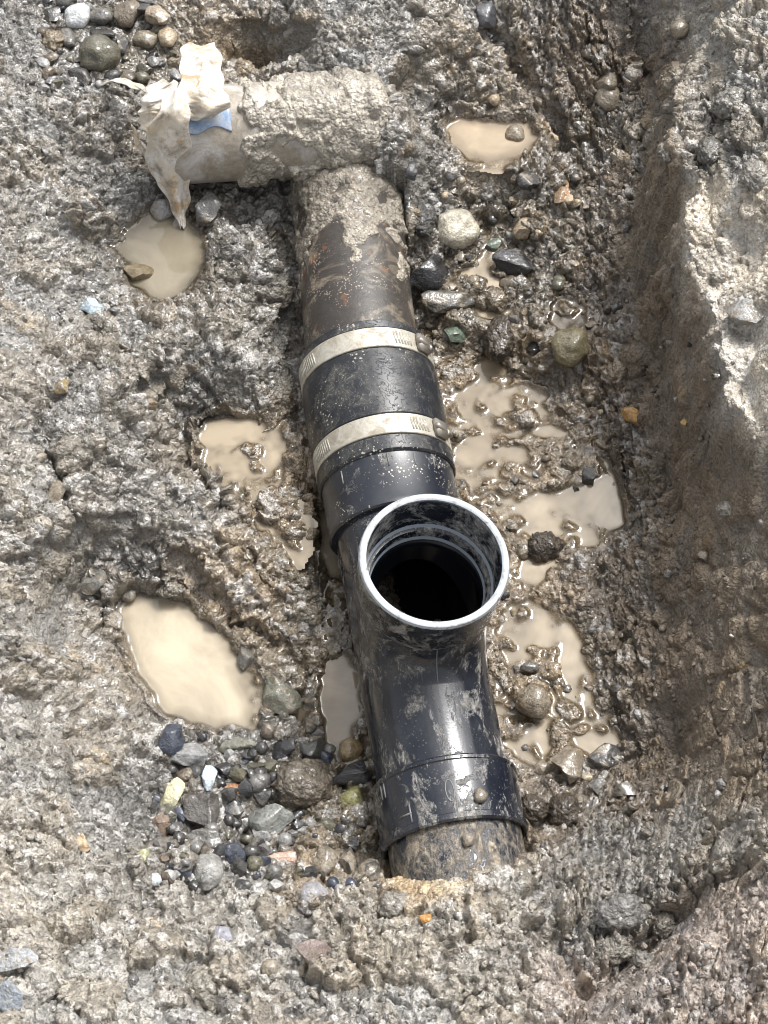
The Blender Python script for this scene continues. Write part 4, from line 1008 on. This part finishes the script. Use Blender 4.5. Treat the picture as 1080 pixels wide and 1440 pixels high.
ST = [
 (110,25,38,46,10,'r',(.55,.56,.57),.30,'white speckled stone in the gravel heap behind the plastic sheet'),
 (140,80,64,58,15,'r',OL,.22,'large glossy olive stone in the gravel heap behind the plastic sheet'),
 (182,22,44,42,0,'a',(.16,.13,.095),.3,'brown-grey blocky stone between white and tan gravel stones'),
 (222,20,38,38,0,'a',(.30,.24,.17),.35,'tan blocky stone in the gravel heap by the muddy bank'),
 (143,26,36,26,0,'r',GRY,.3,'grey rounded stone beside the white speckled stone'),
 (145,48,42,18,0,'s',DK,.25,'dark flat stone above the large olive stone'),
 (205,57,40,30,0,'r',(.20,.17,.12),.25,'brown rounded stone below the tan blocky gravel stone'),
 (74,22,28,40,0,'a',DK,.35,'dark brown stone at the edge of the gravel heap'),
 (75,60,34,44,0,'m',TN,.75,'tan mud-covered lump beside the gravel heap'),
 (112,106,44,30,25,'s',DK,.35,'dark slanted slab below the large olive stone'),
 (96,56,24,42,-15,'r',GRY,.35,'grey oval stone between tan lump and large olive stone'),
 (211,0,38,18,0,'s',LG,.25,'pale flat stone topping the gravel heap'),
 (236,54,28,36,0,'r',TN,.35,'light tan upright pebble beside the bunched plastic'),
 (216,80,22,18,0,'a',K,.2,'small black stone tucked beside the bunched plastic'),
 (176,62,24,34,0,'a',DK,.35,'dark upright stone right beside the large olive stone'),
 (200,393,50,38,-8,'a',(.15,.115,.065),.25,'brown pointed stone standing in the puddle under the plastic sheet'),
 (229,297,36,34,0,'r',LG,.4,'pale pebble touching the tip of the plastic sheet'),
 (288,298,50,62,0,'a',(.09,.088,.082),.35,'dark glossy stone beside the tip of the plastic sheet'),
 (127,432,42,30,-5,'a',PB,.12,'pale blue angular stone on the mud below the puddle'),
 (642,326,64,62,-15,'r',CR,.22,'smooth pale cream cobble beside the old drain pipe'),
 (607,388,66,58,5,'a',K,.15,'shiny black angular stone against the old drain pipe'),
 (630,424,84,36,-6,'s',(.07,.065,.055),.4,'long dark slab below the shiny black stone'),
 (638,470,46,36,-20,'a',GN,.2,'green angular stone beside the upper clamp screw'),
 (703,478,50,78,8,'m',BR,.6,'brown mud-covered lump between the green stone and olive cobble'),
 (802,488,56,62,15,'r',(.17,.145,.08),.3,'olive round cobble in front of the dull brown puddle'),
 (722,372,62,44,-8,'a',K,.3,'wet black pebble in the stony hollow beyond the pale cobble'),
 (737,324,34,32,0,'a',TN,.3,'tan angular pebble above the wet black pebble'),
 (743,256,36,38,30,'a',DK,.35,'dark leaning stone below the tan puddle'),
 (692,348,28,28,0,'a',GN,.3,'greenish pebble between pale cobble and wet black pebble'),
 (718,400,34,24,0,'r',BR,.35,'brown pebble in water below the wet black pebble'),
 (790,276,24,46,10,'a',(.26,.15,.07),.35,'upright orange-brown stone at the foot of the brown bank'),
 (755,490,32,26,25,'a',DK,.25,'dark pebble with pale face beside the olive round cobble'),
 (590,312,48,64,0,'m',GRY,.8,'mud lump wedged between old drain pipe and pale cobble'),
 (576,240,22,54,0,'a',K,.2,'black upright shard beside the mud-caked pipe junction'),
 (692,312,18,18,0,'r',DK,.15,'small round dark pebble beside the pale cobble'),
 (683,24,40,48,25,'a',(.06,.062,.068),.15,'glossy black and white angular stone on the slope behind the tan puddle'),
 (695,141,18,20,0,'r',TN,.3,'small tan pebble at the rim of the tan puddle'),
 (724,196,30,30,0,'r',(.32,.25,.17),.5,'brown stone just breaking the surface of the tan puddle'),
 (826,670,24,32,20,'a',DK,.15,'dark angular pebble standing in the wide shallow water'),
 (765,770,58,48,0,'m',BR,.65,'muddy brown lump with water around it beside the branch socket'),
 (736,775,20,26,0,'r',BR,.4,'brown pebble in water between branch socket and muddy lump'),
 (750,987,52,50,0,'r',(.12,.09,.055),.45,'round brown cobble in the mud beside the tee'),
 (745,940,30,16,0,'r',GRY,.3,'small grey pebble in water above the round brown cobble'),
 (800,1072,54,64,10,'a',(.14,.11,.075),.5,'big brown wet stone below the curling water edge'),
 (850,1066,56,38,8,'a',DK,.4,'dark pointed stone at the end of the shallow water'),
 (843,1108,34,28,0,'a',GRY,.4,'grey angular stone under the dark pointed stone'),
 (879,1110,34,28,-15,'a',GRY,.4,'grey flat-faced stone beside the foot of the brown bank'),
 (885,1138,28,20,0,'a',GRY,.4,'small grey stone below the grey flat-faced stone'),
 (792,1142,56,54,0,'m',BR,.8,'crumbly dark mud clod beside the lower tee socket'),
 (748,1138,44,42,0,'m',BR,.8,'lumpy mud clod touching the lower tee socket'),
 (762,1082,28,20,0,'r',BR,.5,'small brown pebble beside the big brown wet stone'),
 (393,976,66,60,0,'a',(.14,.145,.11),.35,'grey-green cobble at the edge of the big pool'),
 (377,1029,22,22,0,'r',BR,.4,'small brown pebble under the grey-green cobble'),
 (433,1022,28,28,0,'a',DK,.4,'dark pebble between the big pool and the tee'),
 (400,1056,34,36,0,'a',K,.15,'black round-edged stone below the big pool'),
 (440,1058,40,46,0,'a',(.055,.055,.05),.2,'dark pointed wet stone near the brown trough'),
 (493,1056,36,36,0,'r',(.22,.16,.08),.3,'yellow-brown pebble against the tee above the black angular stone'),
 (497,1090,62,42,-5,'a',K,.1,'black angular stone against the lower tee socket'),
 (493,1126,44,40,0,'a',(.28,.27,.12),.25,'olive-yellow stone below the black angular stone'),
 (425,1104,92,76,-10,'m',(.24,.20,.15),.75,'broad mud-coated brown rock among the gravel'),
 (380,1148,68,60,0,'a',(.16,.165,.15),.25,'grey layered angular stone beside the broad brown rock'),
 (332,1047,72,30,12,'s',(.17,.17,.135),.3,'long grey slab along the edge of the big pool'),
 (408,1207,80,36,-6,'s',PK,.3,'pink flat stone in the gravel below the layered stone'),
 (461,1214,46,54,0,'a',(.08,.068,.055),.45,'dark brown stone at the end of the pink stone'),
 (328,1197,40,40,0,'a',BLU,.15,'dark blue-black stone beside the round speckled stone'),
 (370,1175,32,20,15,'a',LG,.25,'small pale pebble below the grey layered stone'),
 (490,1212,30,44,0,'a',DK,.4,'dark upright stone in the hollow by the lower pipe'),
 (521,1228,36,40,0,'r',DK,.5,'dark muddy stone against the mud-streaked pipe end'),  # added dark lump standing in for the shade of the recess
 (440,1257,44,54,0,'a',(.30,.295,.31),.35,'lavender grey stone on the bank below the pink stone'),
 (240,1042,42,46,0,'a',BLU,.15,'blue-black angular stone at the corner of the big pool'),
 (272,1066,68,42,-5,'a',(.22,.22,.22),.25,'speckled grey stone below the big pool'),
 (292,1096,26,40,5,'a',PB,.15,'pale blue upright stone below the speckled grey stone'),
 (242,1118,30,50,18,'a',YW,.25,'pale yellow leaf-shaped stone in the gravel'),
 (245,1146,14,12,0,'r',(.50,.13,.05),.0,'tiny orange-red pebble under the pale yellow stone'),
 (290,1140,68,62,0,'a',(.075,.068,.06),.2,'big dark veined stone in the middle of the gravel'),
 (327,1109,34,22,-15,'a',(.36,.18,.09),.15,'rust-orange pebble above the big dark veined stone'),
 (292,1181,66,32,8,'s',(.10,.095,.085),.3,'dark flat stone under the big dark veined stone'),
 (293,1226,46,58,0,'r',(.24,.235,.22),.25,'round grey speckled stone at the foot of the gravel'),
 (115,1186,28,28,5,'a',(.50,.38,.24),.2,'tan square pebble on the pale soil slope'),
 (200,1205,22,36,20,'s',(.36,.36,.20),.3,'greenish yellow flake on the pale soil slope'),
 (213,1237,30,20,0,'s',(.44,.48,.50),.25,'pale bluish flake on the pale soil slope'),
 (228,1160,30,44,-20,'a',(.17,.12,.085),.3,'brown wedge stone left beside the big dark veined stone'),
 (250,1182,22,22,0,'a',DK,.3,'dark grey chip beside the dark flat stone'),
 (262,1092,28,24,0,'r',BR,.35,'brown pebble between the yellow and pale blue stones'),
 (312,1315,38,34,-20,'a',(.28,.28,.32),.25,'lavender angular stone on the pale foreground soil'),
 (400,1328,28,38,0,'a',DK,.3,'dark pointed stone beside the mauve lump'),
 (441,1336,54,54,0,'a',(.25,.20,.18),.4,'mauve brown lump on the pale foreground soil'),
 (380,1362,28,26,0,'r',(.26,.24,.21),.5,'small muddy grey stone below the dark pointed stone'),
 (293,1392,76,74,0,'m',(.40,.37,.31),.55,'big pale soil clod with an ochre stain'),
 (20,1350,74,34,-8,'s',(.30,.31,.32),.4,'grey layered slab on the pale soil bank'),
 (52,1388,66,60,0,'m',(.46,.43,.38),.5,'pale crumbly lump beside the grey layered slab'),
 (14,1408,56,54,0,'a',(.26,.29,.33),.35,'blue-grey rock below the grey layered slab'),
 (598,1292,20,20,0,'a',OR,.1,'bright orange pebble on the bank below the pipe end'),
 (555,1278,56,50,0,'m',(.38,.35,.30),.8,'pale grey clod beside the bright orange pebble'),
 (872,1284,88,52,-8,'m',(.26,.25,.235),.6,'dark layered clod on the foreground bank'),
 (932,1300,40,42,0,'m',(.34,.31,.26),.7,'round clod at the end of the crack'),
 (862,1338,66,46,0,'m',(.38,.35,.30),.7,'pale clod overhanging the dark crack'),
 (905,1352,36,32,0,'m',(.34,.32,.28),.7,'small clod inside the dark crack'),
 (890,588,34,26,5,'a',(.45,.25,.07),.15,'ochre orange stone in the brown bank'),
 (963,595,14,14,0,'a',(.45,.28,.08),.1,'tiny ochre chip high in the brown bank'),
 (1048,442,54,46,0,'a',(.30,.30,.295),.4,'grey rock embedded in the pale ledge'),
 (1022,718,34,26,0,'m',(.46,.42,.35),.6,'pale clod stuck in the shaded bank'),
 (1010,390,26,24,0,'m',(.50,.46,.39),.6,'small pale lump on the smooth ledge'),
 (940,215,34,40,0,'m',(.40,.36,.30),.7,'muddy lump jutting from the upper bank'),
 (1030,150,66,56,0,'m',(.36,.34,.30),.7,'large grey clod on the upper bank'),
 (1062,250,52,54,0,'m',(.44,.41,.36),.7,'pale clod above the smooth ledge'),
 (1000,215,48,54,0,'m',(.22,.205,.18),.7,'dark crumbly clod behind the smooth ledge'),
 (136,822,42,40,0,'a',(.16,.155,.14),.4,'dark wet stone ringed by water at the big pool inlet'),
 (158,880,34,42,0,'a',(.17,.16,.14),.5,'grey stone standing at the side of the big pool'),
 (180,838,26,20,0,'r',(.14,.13,.11),.4,'small wet pebble in the inlet of the big pool'),
 (346,925,24,38,0,'a',(.10,.095,.085),.3,'dark glossy stone at the bank of the big pool'),
 (240,830,44,26,0,'m',(.30,.27,.22),.7,'tan mud lump dipping into the big pool'),
 (86,546,24,20,0,'a',(.30,.22,.09),.4,'ochre brown stone in the grey mud slope'),
 (80,695,34,50,0,'a',(.20,.19,.17),.6,'muddy upright stone in the grey mud slope'),
 (850,118,34,34,0,'a',(.15,.14,.12),.5,'muddy pebble at the foot of the upper bank'),
 (955,45,30,30,0,'r',(.30,.29,.26),.6,'round muddy stone in the upper bank'),
 (855,140,40,44,0,'r',(.20,.17,.13),.65,'round mud-coated cobble in the wet ground by the upper bank'),
 (425,820,30,26,0,'m',(.20,.17,.12),.7,'mud clod beside the brown trough'),
]
for s in ST: stone(*s, lift=((.46 if 215 < s[0] < 540 and 1030 < s[1] < 1270 else .34) if s[5] in 'ra' else (.35 if s[5] == 's' else .10)), sub=(4 if max(s[2], s[3]) > 55 or s[5] == 'm' else 3))
# small pebbles scattered through the wet and stony places, sharing labels per place
SCAT = [
 ((60,250),(0,125),44,(11,27),'small wet gravel pebble in the heap behind the plastic sheet','gravel heap pebbles',(K,DK,GRY,OL,LG,BR)),
 ((215,510),(1030,1250),125,(11,29),'small wet pebble in the gravel patch below the big pool','gravel patch pebbles',(K,K,DK,DK,GRY,GRY,OL,LG,BR,BLU)),
 ((600,840),(250,520),48,(9,20),'small muddy pebble in the stony wet ground beside the old pipe','stony hollow pebbles',(DK,BR,GRY,TN,OL)),
 ((700,880),(560,1150),44,(7,18),'small pebble in the wet mud between tee and brown bank','wet mud pebbles',(DK,BR,BR,TN,GRY)),
 ((850,1010),(420,1150),34,(7,19),'small soil-coated pebble embedded in the brown bank','bank pebbles',(DK,BR,BR,TN,GRY)),
 ((620,800),(20,160),14,(9,18),'small wet pebble on the slope behind the tan puddle','slope pebbles',(DK,GRY,BR,LG)),
]
CN = {K: 'black', DK: 'dark', GRY: 'grey', OL: 'olive', LG: 'pale', BR: 'brown', TN: 'tan', BLU: 'blue-black'}
for (xa, xb), (ya, yb), n, (w0, w1), lab, grp, cols in SCAT:
    k = 0; tries = 0
    while k < n and tries < 900:
        tries += 1
        px = random.uniform(xa, xb); py = random.uniform(ya, yb)
        g = hit(px, py); lat = math.hypot(*((g - P0) - AX * (g - P0).dot(AX)).xy)
        if lat < .068 and g.y < OLD_TOP.y + .03: continue
        if g.x < -.02 and abs(g.y - H0.y) < RH and py > 100: continue
        if any(abs(px - s[0]) < s[2] * .42 and abs(py - s[1]) < s[3] * .42 for s in ST): continue
        if any((p_['lv'] - g.z) > .0045 and p_['sl'][0].start <= np.searchsorted(gy, g.y) < p_['sl'][0].stop and p_['sl'][1].start <= np.searchsorted(gx, g.x) < p_['sl'][1].stop
               and p_['d'][np.searchsorted(gy, g.y) - p_['sl'][0].start, np.searchsorted(gx, g.x) - p_['sl'][1].start] < 0 for p_ in PUD): continue
        w = random.uniform(w0, w1); kd = random.choice('aaaar'); c = random.choice(cols); f = random.uniform(.75, 1.25)
        stone(px, py, w, w * random.uniform(.7, 1.1), random.uniform(-60, 60), kd, tuple(q * f for q in c), (random.uniform(.05, .38) if 'gravel' in grp else random.uniform(.3, .65)), lab.replace('small', 'small ' + ('rounded ' if kd == 'r' else 'angular ') + CN[c]), grp, name='pebble', cat='pebble', lift=.38, seed=int(px * 31 + py * 17), sub=2)
        k += 1

# ------------------------------------------------------------------ loose soil crumbs: uncountable
def crumbs(n=5200):
    v0, f0 = ICO[1]; shapes = []
    for s in range(10):
        r = np.random.default_rng(900 + s); v = v0.copy()
        for i in range(8):
            d = r.normal(size=3); d /= np.linalg.norm(d); q = v @ d; v -= np.clip(q - r.uniform(.35, .75), 0, None)[:, None] * d
        v *= (1 + .45 * perlin(v[:, 0] * 2 + s, v[:, 1] * 2 + v[:, 2], s))[:, None]; shapes.append(v)
    VV = []; FF = []; CC = []; WW = []; k = 0
    jj0, jj1 = np.searchsorted(gy, (Y0 + .03, Y1 - .03)); ii0, ii1 = np.searchsorted(gx, (X0 + .03, X1 - .03))
    while k < n:
        j = int(rng.integers(jj0, jj1)); i = int(rng.integers(ii0, ii1))
        if rng.random() > rough[j, i] * detmul[j, i] * (1.25 - .8 * wetf[j, i]): continue
        x, y, z = VX[j, i], VY[j, i], VZ[j, i]
        if any(z < p_['lv'] - .001 and p_['sl'][0].start <= j < p_['sl'][0].stop and p_['sl'][1].start <= i < p_['sl'][1].stop and p_['d'][j - p_['sl'][0].start, i - p_['sl'][1].start] < .004 for p_ in PUD): continue
        g = Vector((x, y, z)); t = (g - P0).dot(AX); 
        if math.hypot(*((g - P0) - AX * t).xy) < .066 and -.25 < t < s_of(1235): continue
        if -.22 < x < .03 and abs(y - (H0.y + H1.y) / 2) < RH + .004: continue
        s = rng.uniform(.0014, .0036) * (1.6 if rng.random() < .15 else 1) * (1.2 if y < -.24 else 1)
        A = rng.normal(size=(3, 3)); Qm, _ = np.linalg.qr(A)
        v = (shapes[k % 10] * s * rng.uniform(.55, 1.35, 3)) @ Qm.T + np.array([x + nxv[j, i] * s * .12, y + nyv[j, i] * s * .12, z + nz[j, i] * s * .12])
        VV.append(v); FF.append(f0 + k * len(v0))
        c = np.array([zone[0][j, i], zone[1][j, i], zone[2][j, i]]) * rng.uniform(.75, 1.35)
        if rng.random() < .12: c = np.array([.3, .29, .28]) * rng.uniform(.3, 1.7)
        c = c * .9
        CC.append(np.tile(np.append(c, 1), (len(v0), 1))); WW.append(np.full(len(v0), wetf[j, i])); k += 1
    me = np_mesh('soil_crumbs', np.concatenate(VV), np.concatenate(FF))
    add_attr(me, 'soil', np.concatenate(CC), 'FLOAT_COLOR'); add_attr(me, 'wet', np.concatenate(WW), 'FLOAT')
    tag(link('soil_crumbs', me, M_SOIL), 'loose crumbs of soil and grit strewn over the mud', 'soil crumbs', kind='stuff')
crumbs()
tri = sum(len(o.data.loop_triangles) if o.data.loop_triangles else sum(len(p.vertices) - 2 for p in o.data.polygons[:0]) + len(o.data.polygons) * 2 for o in COL.objects if o.type == 'MESH')
print('approx tris', tri, 'grid', NX, NY)
